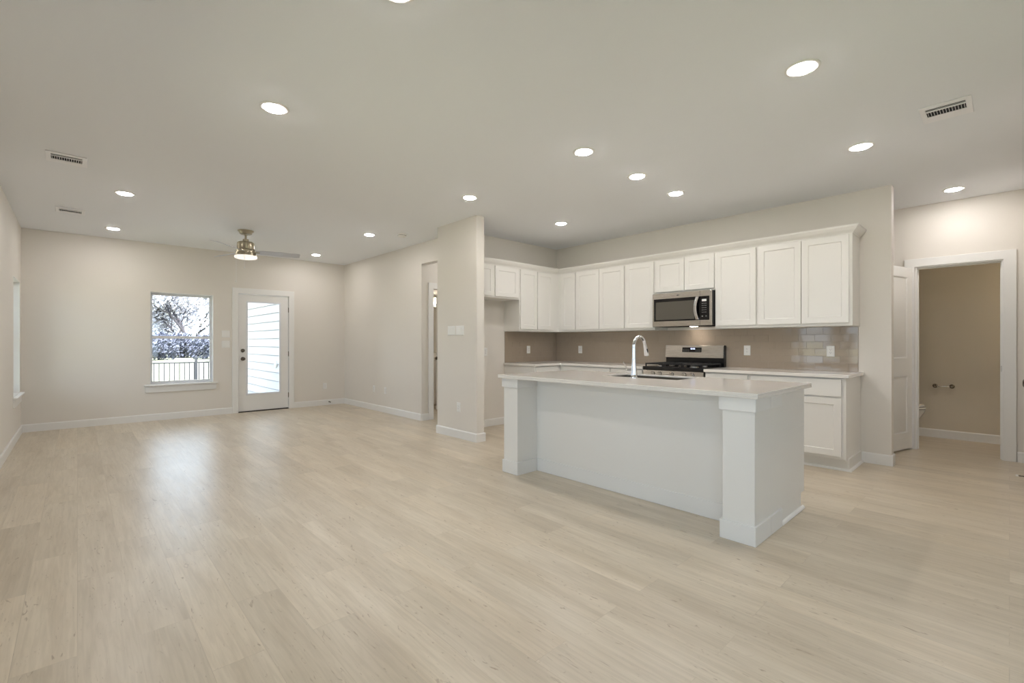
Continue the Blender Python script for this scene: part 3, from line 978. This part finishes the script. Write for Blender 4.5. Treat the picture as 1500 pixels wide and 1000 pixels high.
# faucet
fxp, fyp = 3.435, 2.165
t = thing('kitchen_faucet', 'tall chrome gooseneck faucet with side lever standing on the island', 'faucet', (fxp, fyp, CT1))
b = MB()
b.lathe([(0.031, 0), (0.031, 0.004), (0.028, 0.008), (0.026, 0.03), (0.022, 0.08), (0.0175, 0.13), (0.0155, 0.18), (0.0145, 0.25)], (0, 0, 0), 'Z', 28)
b.build('faucet_body', M['chrome'], t)
path = [(0, 0, 0.24)]
R = 0.075
dx, dy = 1.0, -0.08
for k in range(19):
    a = PI - (PI * 0.93) * k / 18
    q = R + R * math.cos(a)
    path.append((q * dx, q * dy, 0.272 + R * math.sin(a)))
e = Vector(path[-1])
tg = (e - Vector(path[-2])).normalized()
MB().tube(path, [0.0142] * 14 + [0.0135] * 6, 16).build('gooseneck', M['chrome'], t)
b = MB()
sp = [e + tg * s for s in (0.0, 0.012, 0.04, 0.085, 0.105, 0.110)]
b.tube(sp, [0.0135, 0.015, 0.0165, 0.021, 0.0215, 0.018], 18)
sh = b.build('spray_head', M['chrome'], t)
c = e + tg * 0.065 + Vector((-0.30, -0.9, 0)).normalized() * 0.017
MB().tube([c - tg * 0.018, c + tg * 0.014], [0.0055, 0.0055], 10).build('spray_button', M['rubber'], sh)
b = MB()
b.tube([(0, 0.018, 0.055), (0, 0.055, 0.055), (0, 0.075, 0.056)], [0.0135, 0.0135, 0.011], 14)
lv = b.build('handle_stem', M['chrome'], t)
MB().tube([(0, 0.066, 0.058), (-0.004, 0.078, 0.09), (-0.010, 0.098, 0.132)], [0.007, 0.0055, 0.0045], 10).build('lever', M['chrome'], lv)


# ------------------------------------------------------------------ electrical plates
def plate(loc, rotz, label, kind='outlet', gangs=1, name=None):
    """local: lies on the wall plane y=0, room towards -y"""
    cat = 'outlet' if kind == 'outlet' else 'light switch'
    t = thing(name or ('wall_outlet' if kind == 'outlet' else 'switch_plate'), label, cat, loc, rotz, 'white electrical plates')
    w2 = 0.0365 + 0.023 * (gangs - 1)
    MB().loft([[(-w2, 0, -0.0585), (w2, 0, -0.0585), (w2, 0, 0.0585), (-w2, 0, 0.0585)], [(-w2, -0.003, -0.0585), (w2, -0.003, -0.0585), (w2, -0.003, 0.0585), (-w2, -0.003, 0.0585)],
               [(-w2 + 0.004, -0.006, -0.0545), (w2 - 0.004, -0.006, -0.0545), (w2 - 0.004, -0.006, 0.0545), (-w2 + 0.004, -0.006, 0.0545)]]).build('cover_plate', M['plastic'], t)
    for g in range(gangs):
        cx = (g - (gangs - 1) / 2) * 0.046
        MB().box(cx - 0.0165, cx + 0.0165, -0.0085, -0.004, -0.033, 0.033).build('receptacle' if kind == 'outlet' else 'rocker', M['plastic'], t, bevel=0.001)
        r = t.children[-1]
        if kind == 'outlet':
            s = MB()
            for zc in (0.016, -0.016):
                s.box(cx - 0.007, cx - 0.005, -0.0090, -0.008, zc - 0.001, zc + 0.007).box(cx + 0.005, cx + 0.007, -0.0090, -0.008, zc - 0.001, zc + 0.006).box(cx - 0.002, cx + 0.002, -0.0090, -0.008, zc - 0.009, zc - 0.005)
            s.build('slots', M['slot'], r)
    return t


TD = 0.0088
plate((XK - TD, 1.282, 1.112), RX, 'white outlet on the glossy tiles under the rightmost wall cabinet')
plate((XK - TD, 2.115, 1.111), RX, 'white outlet on the tiles just right of the range')
plate((XK - TD, 4.610, 1.095), RX, 'white outlet on the range wall tiles near the kitchen corner')
plate((5.128, YF - TD, 1.095), 0, 'white outlet on the short wall tiles left of the kitchen corner')
plate((4.262, YF, 1.07), 0, 'white outlet at the back of the empty fridge space')
plate((3.515, 4.745, 0.389), RX, 'white outlet low on the stub wall face')
plate((3.515, 4.895, 1.357), RX, 'left switch plate of the pair on the stub wall', 'switch', 3)
plate((3.515, 4.715, 1.357), RX, 'right switch plate of the pair on the stub wall', 'switch', 3)
plate((XR, 7.756, 0.380), RX, 'left outlet of the two low on the living room side wall')
plate((XR, 7.339, 0.378), RX, 'right outlet of the two low on the living room side wall')
plate((3.49, YW, 0.370), 0, 'white outlet on the far wall right of the patio door')
plate((1.828, YW, 1.35), 0, 'upper switch plate between the sash window and patio door', 'switch', 2)
plate((1.828, YW, 1.177), 0, 'lower switch plate between the sash window and patio door', 'switch', 2)


# spring door stops on baseboards
def door_stop(loc, rotz, label):
    t = thing('door_stop', label, 'door stop', loc, rotz, 'spring door stops')
    b = MB()
    pth = []
    for k in range(73):
        a = k / 72 * 9 * 2 * PI
        pth.append((0.0052 * math.cos(a), -0.006 - 0.058 * k / 72, 0.0052 * math.sin(a)))
    b.tube(pth, 0.0016, 6)
    b.lathe([(0.011, 0.0), (0.011, 0.004), (0.006, 0.007)], (0, 0, 0), '-Y', 16)
    b.build('spring', M['bronze'], t)
    MB().lathe([(0.007, 0.062), (0.0085, 0.066), (0.0085, 0.076), (0.006, 0.079)], (0, 0, 0), '-Y', 16).build('rubber_tip', M['plastic'] if rotz else M['rubber'], t)
    return t


door_stop((3.563, YW - 0.014, 0.061), 0, 'spring door stop on the far baseboard by the corner')
door_stop((5.93, -0.116, 0.055), PI, 'spring door stop with white tip at the right edge of the floor')

# ------------------------------------------------------------------ recessed lights
spots = [((0.944, 3.291), 'large recessed ceiling light over the open floor, left of centre'),
         ((0.358, 6.221), 'recessed ceiling light between the two left ceiling vents'),
         ((0.353, 8.241), 'recessed ceiling light nearest the far left corner'),
         ((3.035, 6.22), 'recessed ceiling light beside the smoke detector'),
         ((3.049, 8.279), 'recessed ceiling light right of the ceiling fan'),
         ((3.035, 3.903), 'recessed ceiling light just in front of the stub wall top'),
         ((2.98, 2.342), 'recessed ceiling light nearest the camera of the row of three over the island'),
         ((3.779, 2.351), 'middle recessed ceiling light of the row of three over the island'),
         ((4.503, 2.346), 'recessed ceiling light of the row of three closest to the range wall'),
         ((4.555, 3.945), 'recessed ceiling light in front of the kitchen corner'),
         ((2.967, 0.793), 'largest recessed ceiling light at upper right, near the camera'),
         ((4.491, 0.796), 'recessed ceiling light before the right end of the wall cabinets'),
         ((6.418, 0.381), 'recessed ceiling light outside the powder room door'),
         ((4.75, 5.70), 'recessed ceiling light added to brighten the passage behind the stub wall, out of view'),  # added lamp, hidden from the camera, lights up the passage
         ((1.015, 1.82), 'recessed ceiling light barely cut by the top edge of the frame')]
first = None
for (x, y), lab in spots:
    if first is None:
        first = t = thing('recessed_light', lab, 'ceiling light', (x, y, CZ), 0, 'recessed ceiling lights')
        tr = MB()
        n = 40
        rings = []
        for r, z in ((0.088, 0.0), (0.088, -0.003), (0.082, -0.0065), (0.062, -0.0055), (0.0585, -0.003)):
            rings.append([(r * math.cos(2 * PI * k / n), r * math.sin(2 * PI * k / n), z) for k in range(n)])
        tr.loft(rings, cap0=False, cap1=False)
        tr.build('trim_ring', M['plastic'], t)
        MB().lathe([(0.059, -0.002), (0.059, -0.0075), (0.056, -0.0105), (0.042, -0.012), (0.015, -0.0125)], (0, 0, 0), 'Z', 40).build('diffuser', M['disc'], t)
    else:
        c = copy_tree(first)
        c.location = (x, y, CZ)
        c['label'] = lab


# ------------------------------------------------------------------ ceiling registers
def vent(loc, rotz, label, W=0.25, D=0.28):
    """local x = band direction, local y = away from the near band"""
    t = thing('ceiling_vent', label, 'air vent', loc, rotz, 'white ceiling air vents')
    z = 0.0
    hx, hy = W / 2, D / 2
    b1 = (-hy + 0.045, -hy + 0.092)
    b2 = (-hy + 0.106, -hy + 0.196)
    ix = hx - 0.030
    f = MB()
    f.cells([-hx, -ix, ix, hx], [-hy, b1[0], b1[1], b2[0], b2[1], hy], lambda u, v: -ix < u < ix and (b1[0] < v < b1[1] or b2[0] < v < b2[1]), lambda u, v, k: (u, v, (-0.001, -0.008)[k]))
    f.build('frame', M['register'], t, bevel=0.003)
    MB().box(-ix - 0.005, ix + 0.005, b1[0] - 0.005, b2[1] + 0.005, -0.0015, 0.0).build('duct', M['dark'], t)
    l = MB()
    for k in range(3):
        y = b1[0] + 0.008 + k * 0.015
        l.loft([[(-ix, y + 0.004, -0.002), (-ix, y, -0.0055), (-ix, y + 0.001, -0.0060), (-ix, y + 0.005, -0.0022)], [(ix, y + 0.004, -0.002), (ix, y, -0.0055), (ix, y + 0.001, -0.0060), (ix, y + 0.005, -0.0022)]])
    l.build('long_louvers', M['register'], t)
    l = MB()
    n = 13
    for k in range(n):
        x = -ix + (k + 0.5) * 2 * ix / n
        l.loft([[(x - 0.002, y, -0.002), (x + 0.0005, y, -0.0078), (x + 0.0018, y, -0.0078), (x - 0.0008, y, -0.002)] for y in b2])
    l.build('cross_louvers', M['register'], t)
    return t


vent((-0.065, 5.385, CZ), 0, 'white ceiling vent on the left nearer the camera')
vent((-0.06, 7.475, CZ), 0, 'white ceiling vent on the left nearer the far wall')
vent((4.195, 0.285, CZ), -PI / 2, 'white ceiling vent at upper right before the corridor', 0.25, 0.30)

# smoke detector
t = thing('smoke_detector', 'round white smoke detector on the ceiling near the passage', 'smoke detector', (3.365, 5.883, CZ))
MB().lathe([(0.065, 0), (0.065, -0.012), (0.060, -0.014), (0.058, -0.030), (0.050, -0.038), (0.02, -0.040)], (0, 0, 0), 'Z', 32).build('housing', M['plastic'], t)
MB().lathe([(0.059, -0.018), (0.0605, -0.018), (0.0605, -0.022), (0.059, -0.022)], (0, 0, 0), 'Z', 32).build('sensor_slot', M['slot'], t)
MB().lathe([(0.008, -0.039), (0.008, -0.042), (0.005, -0.043)], (0.025, 0, 0), 'Z', 12).build('test_button', M['plastic'], t)

# ------------------------------------------------------------------ ceiling fan
t = thing('ceiling_fan', 'brushed nickel three-blade ceiling fan with a lit round light', 'ceiling fan', (1.692, 7.172, CZ))
MB().lathe([(0.098, 0), (0.098, -0.006), (0.080, -0.022), (0.074, -0.045), (0.060, -0.052), (0.030, -0.055)], (0, 0, 0), 'Z', 36).build('canopy', M['nickel'], t)
MB().lathe([(0.028, -0.05), (0.024, -0.062), (0.013, -0.066), (0.013, -0.125)], (0, 0, 0), 'Z', 20).build('downrod', M['nickel'], t)
MB().lathe([(0.036, -0.118), (0.036, -0.148), (0.060, -0.150), (0.090, -0.156), (0.104, -0.168), (0.106, -0.180), (0.106, -0.258), (0.104, -0.262)], (0, 0, 0), 'Z', 40).build('motor_housing', M['nickel'], t)
MB().lathe([(0.100, -0.258), (0.100, -0.268)], (0, 0, 0), 'Z', 40).build('upper_ring', M['iron'], t)
MB().lathe([(0.122, -0.264), (0.124, -0.268), (0.120, -0.270), (0.112, -0.271), (0.112, -0.305), (0.120, -0.306), (0.126, -0.308), (0.126, -0.318), (0.120, -0.321)], (0, 0, 0), 'Z', 40).build('blade_hub', M['nickel'], t)
MB().lathe([(0.118, -0.318), (0.128, -0.322), (0.130, -0.338), (0.130, -0.350)], (0, 0, 0), 'Z', 40).build('light_collar', M['nickel'], t)
MB().lathe([(0.130, -0.346), (0.138, -0.352), (0.138, -0.368), (0.132, -0.378), (0.110, -0.384), (0.03, -0.386)], (0, 0, 0), 'Z', 40).build('light_lens', M['lens'], t)
Rv = Vector((math.sin(YAW), -math.cos(YAW), 0))
Fv = Vector((math.cos(YAW), math.sin(YAW), 0))
for lat, dep in ((0.0, -1.0), (0.866, 0.5), (-0.866, 0.5)):
    u = (Rv * lat + Fv * dep).normalized()
    v = Vector((-u.y, u.x, 0))
    b = MB()
    zc = -0.288
    rings = []
    tilt = math.radians(-15)
    for s, hw in ((0.118, 0.050), (0.20, 0.062), (0.40, 0.068), (0.62, 0.072), (0.665, 0.068), (0.68, 0.055)):
        ring = []
        for q, zz in ((-1, 0), (-1, 0.006), (1, 0.006), (1, 0)):
            p = u * s + v * (q * hw * math.cos(tilt)) + Vector((0, 0, zc + zz + q * hw * math.sin(tilt)))
            ring.append(tuple(p))
        rings.append(ring)
    b.loft(rings)
    bl = b.build('blade', M['blade'], t, bevel=0.0015)
    MB().loft([[tuple(u * s + v * (q * hw * math.cos(tilt)) + Vector((0, 0, zc - 0.006 + q * hw * math.sin(tilt) + zz))) for q, zz in ((-1, 0), (1, 0), (1, 0.005), (-1, 0.005))] for s, hw in ((0.100, 0.020), (0.13, 0.022), (0.17, 0.012))]).build('blade_bracket', M['nickel'], bl)
for q, ln in ((-0.056, 0.31), (0.056, 0.125)):
    p = Rv * q - Fv * 0.128
    pc = MB().tube([(p.x, p.y, -0.345), (p.x, p.y, -0.385 - ln)], 0.0024, 6).build('pull_chain', M['plastic'], t)
    MB().lathe([(0.002, 0.0), (0.005, -0.006), (0.006, -0.022), (0.003, -0.028)], (p.x, p.y, -0.385 - ln), 'Z', 12).build('pull_knob', M['plastic'], pc)

# ------------------------------------------------------------------ powder room
# toilet stands along the far side, its bowl pointing into view
t = thing('toilet', 'white toilet in the powder room, its seat edge showing past the door', 'toilet', (7.50, 1.135, 0))
O = (7.50, 1.2, 0)


def ell(cx, cy, rx, ry, z, n=36, egg=0.0):
    return [(cx + rx * math.cos(2 * PI * k / n), cy + ry * math.sin(2 * PI * k / n) * (1 + egg * (1 if math.sin(2 * PI * k / n) < 0 else -1)), z) for k in range(n)]


b = MB(O)
b.loft([ell(7.5, 1.13, 0.12, 0.22, 0.0), ell(7.5, 1.13, 0.11, 0.21, 0.06), ell(7.5, 1.11, 0.10, 0.20, 0.16), ell(7.5, 1.06, 0.13, 0.25, 0.28), ell(7.5, 1.03, 0.175, 0.265, 0.36), ell(7.5, 1.03, 0.182, 0.275, 0.395)])
b.box(7.36, 7.64, 1.2, 1.42, 0.20, 0.395)
b.build('bowl', M['porcelain'], t)
MB(O).loft([ell(7.5, 1.03, 0.182, 0.272, 0.401), ell(7.5, 1.03, 0.188, 0.278, 0.406), ell(7.5, 1.03, 0.186, 0.276, 0.419)]).build('seat', M['porcelain'], t)
MB(O).loft([ell(7.5, 1.035, 0.178, 0.265, 0.4265), ell(7.5, 1.035, 0.184, 0.27, 0.431), ell(7.5, 1.035, 0.180, 0.266, 0.445), ell(7.5, 1.035, 0.14, 0.22, 0.450)]).build('lid', M['porcelain'], t)
MB(O).box(7.29, 7.71, 1.40, 1.585, 0.39, 0.76).build('tank', M['porcelain'], t, bevel=0.02)
MB(O).box(7.28, 7.72, 1.39, 1.59, 0.762, 0.795).build('tank_lid', M['porcelain'], t, bevel=0.008)
MB(O).tube([(7.33, 1.40, 0.70), (7.33, 1.375, 0.70), (7.40, 1.370, 0.695)], 0.007, 10).build('flush_lever', M['chrome'], t)

t = thing('paper_holder', 'chrome toilet paper holder on the powder room back wall', 'paper holder', (7.975, 0.567, 0.655))
b = MB()
for y in (-0.078, 0.078):
    b.lathe([(0.026, 0), (0.026, 0.006), (0.018, 0.014), (0.011, 0.022), (0.011, 0.055), (0.017, 0.060), (0.019, 0.070), (0.014, 0.080), (0.004, 0.083)], (0, y, 0), '-X', 20)
b.build('bracket', M['bronze'], t)
MB().tube([(-0.066, -0.075, 0), (-0.066, -0.05, 0), (-0.066, -0.045, 0), (-0.066, 0.045, 0), (-0.066, 0.05, 0), (-0.066, 0.075, 0)], [0.006, 0.006, 0.009, 0.009, 0.006, 0.006], 14).build('roller', M['chrome'], t)

t = thing('vanity_light', 'two-shade wall light added to brighten the powder room, out of view behind its doorway', 'wall light', (7.5, -1.18, 2.05))  # added unseen lamp, brightens the powder room walls
MB().box(-0.22, 0.22, 0, 0.03, -0.05, 0.05).build('back_bar', M['nickel'], t, bevel=0.004)
for x in (-0.14, 0.14):
    MB().lathe([(0.03, -0.02), (0.05, -0.09), (0.055, -0.13)], (x, 0.09, 0.03), 'Z', 20).build('glass_shade', M['added_powder_lamp'], t)
    MB().tube([(x, 0.03, 0.02), (x, 0.09, 0.02), (x, 0.09, 0.005)], 0.01, 8).build('shade_arm', M['nickel'], t)

# ------------------------------------------------------------------ hall bathroom glimpsed through the passage
t = thing('bathroom_vanity', 'white bathroom vanity glimpsed through the passage doorway', 'vanity', (5.0, 8.145, 0))
O = (5.0, 8.145, 0)
MB(O).box(4.2, 6.0, 7.60, 8.145, 0.10, 0.86).box(4.2, 6.0, 7.66, 8.145, 0.0, 0.10).build('body', M['cab'], t)
for x in (4.22, 4.66, 5.11, 5.55):
    d = MB((5.0, 8.145, 0))
    d.panel(x, x + 0.42, 0.12, 0.66, 7.58, 7.599, 0.055)
    d.build('door', M['cab'], t)
    MB(O).box(x, x + 0.42, 7.58, 7.599, 0.69, 0.84).build('drawer', M['cab'], t, bevel=0.002)
MB(O).box(4.18, 6.02, 7.57, 8.145, 0.862, 0.895).box(4.18, 6.02, 8.12, 8.145, 0.895, 0.99).build('vanity_top', M['quartz'], t, bevel=0.003)
o = MB().box(4.3, 5.9, 8.138, 8.149, 1.0, 1.95).build('wall_mirror', M['mirror'], bevel=0.002)
tag(o, 'frameless wall mirror above the bathroom vanity in the passage doorway', 'mirror')
t = thing('vanity_light', 'bath bar light above the mirror in the passage doorway', 'wall light', (5.1, 8.149, 2.12))
MB().box(-0.4, 0.4, -0.03, 0, -0.05, 0.05).build('back_bar', M['nickel'], t, bevel=0.004)
for x in (-0.3, 0, 0.3):
    MB().lathe([(0.03, -0.03), (0.05, -0.10), (0.055, -0.14)], (x, -0.09, 0.03), 'Z', 20).build('glass_shade', M['bathlamp'], t)
    MB().tube([(x, -0.03, 0.02), (x, -0.09, 0.02), (x, -0.09, 0.0)], 0.01, 8).build('shade_arm', M['nickel'], t)

# ------------------------------------------------------------------ outdoors
GZ = -0.55
tag(MB().box(-70, 120, 13.5, 160, GZ - 0.3, GZ).build('lawn', M['lawn'], smooth=False), 'pale winter lawn beyond the garden fence', 'lawn', kind='structure')
tag(MB().box(-70, -0.75, -60, 13.5, GZ - 0.3, GZ).build('side_lawn', M['lawn'], smooth=False), 'lawn outside the left wall windows', 'lawn', kind='structure')
tag(MB().box(-0.75, 40, -60, -3.3, GZ - 0.3, GZ).build('front_lawn', M['lawn'], smooth=False), 'lawn outside the wall behind the camera', 'lawn', kind='structure')
tag(MB().box(-0.75, 9, 9.2, 13.5, GZ - 0.3, -0.14).build('patio_slab', M['patio'], smooth=False), 'concrete patio slab outside the glazed door', 'patio', kind='structure')

# siding wing wall seen through the glazed door
t = thing('siding_wall', 'white lap siding wall of the house seen through the patio door', 'wall', (3.05, 11.2, -0.14))
t['kind'] = 'structure'
b = MB((3.05, 11.2, -0.14))
zz = -0.14
while zz < 3.0:
    b.loft([[(3.049, y, zz + 0.016), (3.014, y, zz + 0.016), (3.036, y, zz + 0.178), (3.049, y, zz + 0.178)] for y in (9.165, 14.2)])
    zz += 0.178
b.box(3.05, 3.25, 9.165, 14.2, -0.14, 3.04)
b.build('siding_boards', M['siding'], t, smooth=False)
MB((3.05, 11.2, -0.14)).lathe([(0.075, 0), (0.075, 0.02), (0.06, 0.035), (0.02, 0.04)], (3.035, 10.42, 0.75), '-X', 24).build('vent_cap', M['patio'], t)

# picket fence
t = thing('garden_fence', 'black metal picket fence crossing the lawn outside the window', 'fence', (2.5, 15.5, GZ))
O = (2.5, 15.5, GZ)
b = MB(O)
for z in (0.655, GZ + 0.12):
    b.box(-2.5, 8.0, 15.485, 15.515, z - 0.02, z + 0.02)
k = -2.44
while k < 8.0:
    b.box(k - 0.0125, k + 0.0125, 15.488, 15.512, GZ, 0.66)
    k += 0.112
b.build('pickets', M['fence'], t, smooth=False)
for x in (-2.3, 0.05, 2.42, 4.8, 7.2):
    MB(O).box(x - 0.032, x + 0.032, 15.468, 15.532, GZ, 0.78).lathe([(0.045, 0), (0.045, 0.015), (0.01, 0.04)], (x, 15.5, 0.78), 'Z', 4).build('post', M['fence'], t)


def leaf_cloud(b, c, r, n, rnd, size, flat=0.7):
    for _ in range(n):
        while True:
            p = Vector((rnd.uniform(-1, 1), rnd.uniform(-1, 1), rnd.uniform(-1, 1)))
            if 0.15 < p.length < 1: break
        p = Vector((p.x * r, p.y * r, p.z * r * flat)) + Vector(c)
        a = Vector((rnd.uniform(-1, 1), rnd.uniform(-1, 1), rnd.uniform(-1, 1))).normalized()
        d = a.orthogonal().normalized()
        e = a.cross(d)
        s = size * rnd.uniform(0.6, 1.3)
        b.face(b.pts([p + d * s, p + e * s * 0.45, p - d * s, p - e * s * 0.45]))


def tree(x, y, h, seed, label, lsize=0.14, lm='leafa'):
    rnd = random.Random(seed)
    t = thing('tree', label, 'tree', (x, y, GZ), 0, 'trees beyond the garden fence')
    tb, lb = MB(), MB()

    def grow(p, d, ln, r, lev):
        pts = [p]
        q = p
        dd = d
        for _ in range(3):
            dd = (dd + Vector((rnd.uniform(-1, 1), rnd.uniform(-1, 1), rnd.uniform(-0.3, 0.6))) * 0.18).normalized()
            q = q + dd * ln / 3
            pts.append(q)
        tb.tube(pts, [r, r * 0.88, r * 0.76, r * 0.62], 6 if lev < 2 else 4, caps=False)
        if lev >= 4:
            leaf_cloud(lb, q, 0.075 * h, 42, rnd, lsize)
            return
        for k in range((5, 4, 4, 3)[lev]):
            a = rnd.uniform(0, 2 * PI)
            sp = rnd.uniform(0.45, 1.0)
            o = dd.orthogonal().normalized()
            o2 = dd.cross(o)
            nd = (dd + (o * math.cos(a) + o2 * math.sin(a)) * sp + Vector((0, 0, 0.10))).normalized()
            st = pts[rnd.choice((2, 3, 3))] if lev else pts[rnd.choice((1, 2, 3, 3))]
            grow(st, nd, ln * rnd.uniform(0.6, 0.82), r * 0.58, lev + 1)
    grow(Vector((0, 0, 0)), Vector((0, 0, 1)), h * 0.20, h * 0.013, 0)
    tb.build('trunk', M['bark'], t, smooth=False)
    lb.build('foliage', M[lm], t, smooth=False)


tree(10.4, 73.0, 21.0, 3, 'pale tree with a dark trunk in the middle of the window view', lsize=0.24)
tree(14.7, 94.0, 26.0, 9, 'pale tree at the right of the window view', lsize=0.28)
tree(8.4, 106.0, 28.0, 12, 'pale tree standing furthest back at the left of the window view', lsize=0.3)


def bush(x, y, r, h, seed, label):
    rnd = random.Random(seed)
    t = thing('bush', label, 'bush', (x, y, GZ), 0, 'bushes at the edge of the lawn')
    b = MB()
    for _ in range(14):
        leaf_cloud(b, (rnd.uniform(-r, r) * 0.8, rnd.uniform(-r, r) * 0.4, h * rnd.uniform(0.3, 0.72)), r * 0.42, 420, rnd, 0.2, 0.75)
    b.build('foliage', M['leafb'], t, smooth=False)
    s = MB()
    for k in range(5):
        a = k * 1.3
        s.tube([(0, 0, 0), (math.cos(a) * r * 0.3, math.sin(a) * 0.3, h * 0.35), (math.cos(a) * r * 0.6, math.sin(a) * 0.5, h * 0.75)], [0.05, 0.03, 0.015], 5)
    s.build('stem', M['bark'], t, smooth=False)


for x, y, sd, lab in ((4.0, 59, 20, 'left'), (12.4, 59, 22, 'right'), (8.2, 66, 21, 'middle')):
    bush(x, y, 3.3, 2.7, sd, 'dark bush in the hedge across the lawn, %s one of three' % lab)
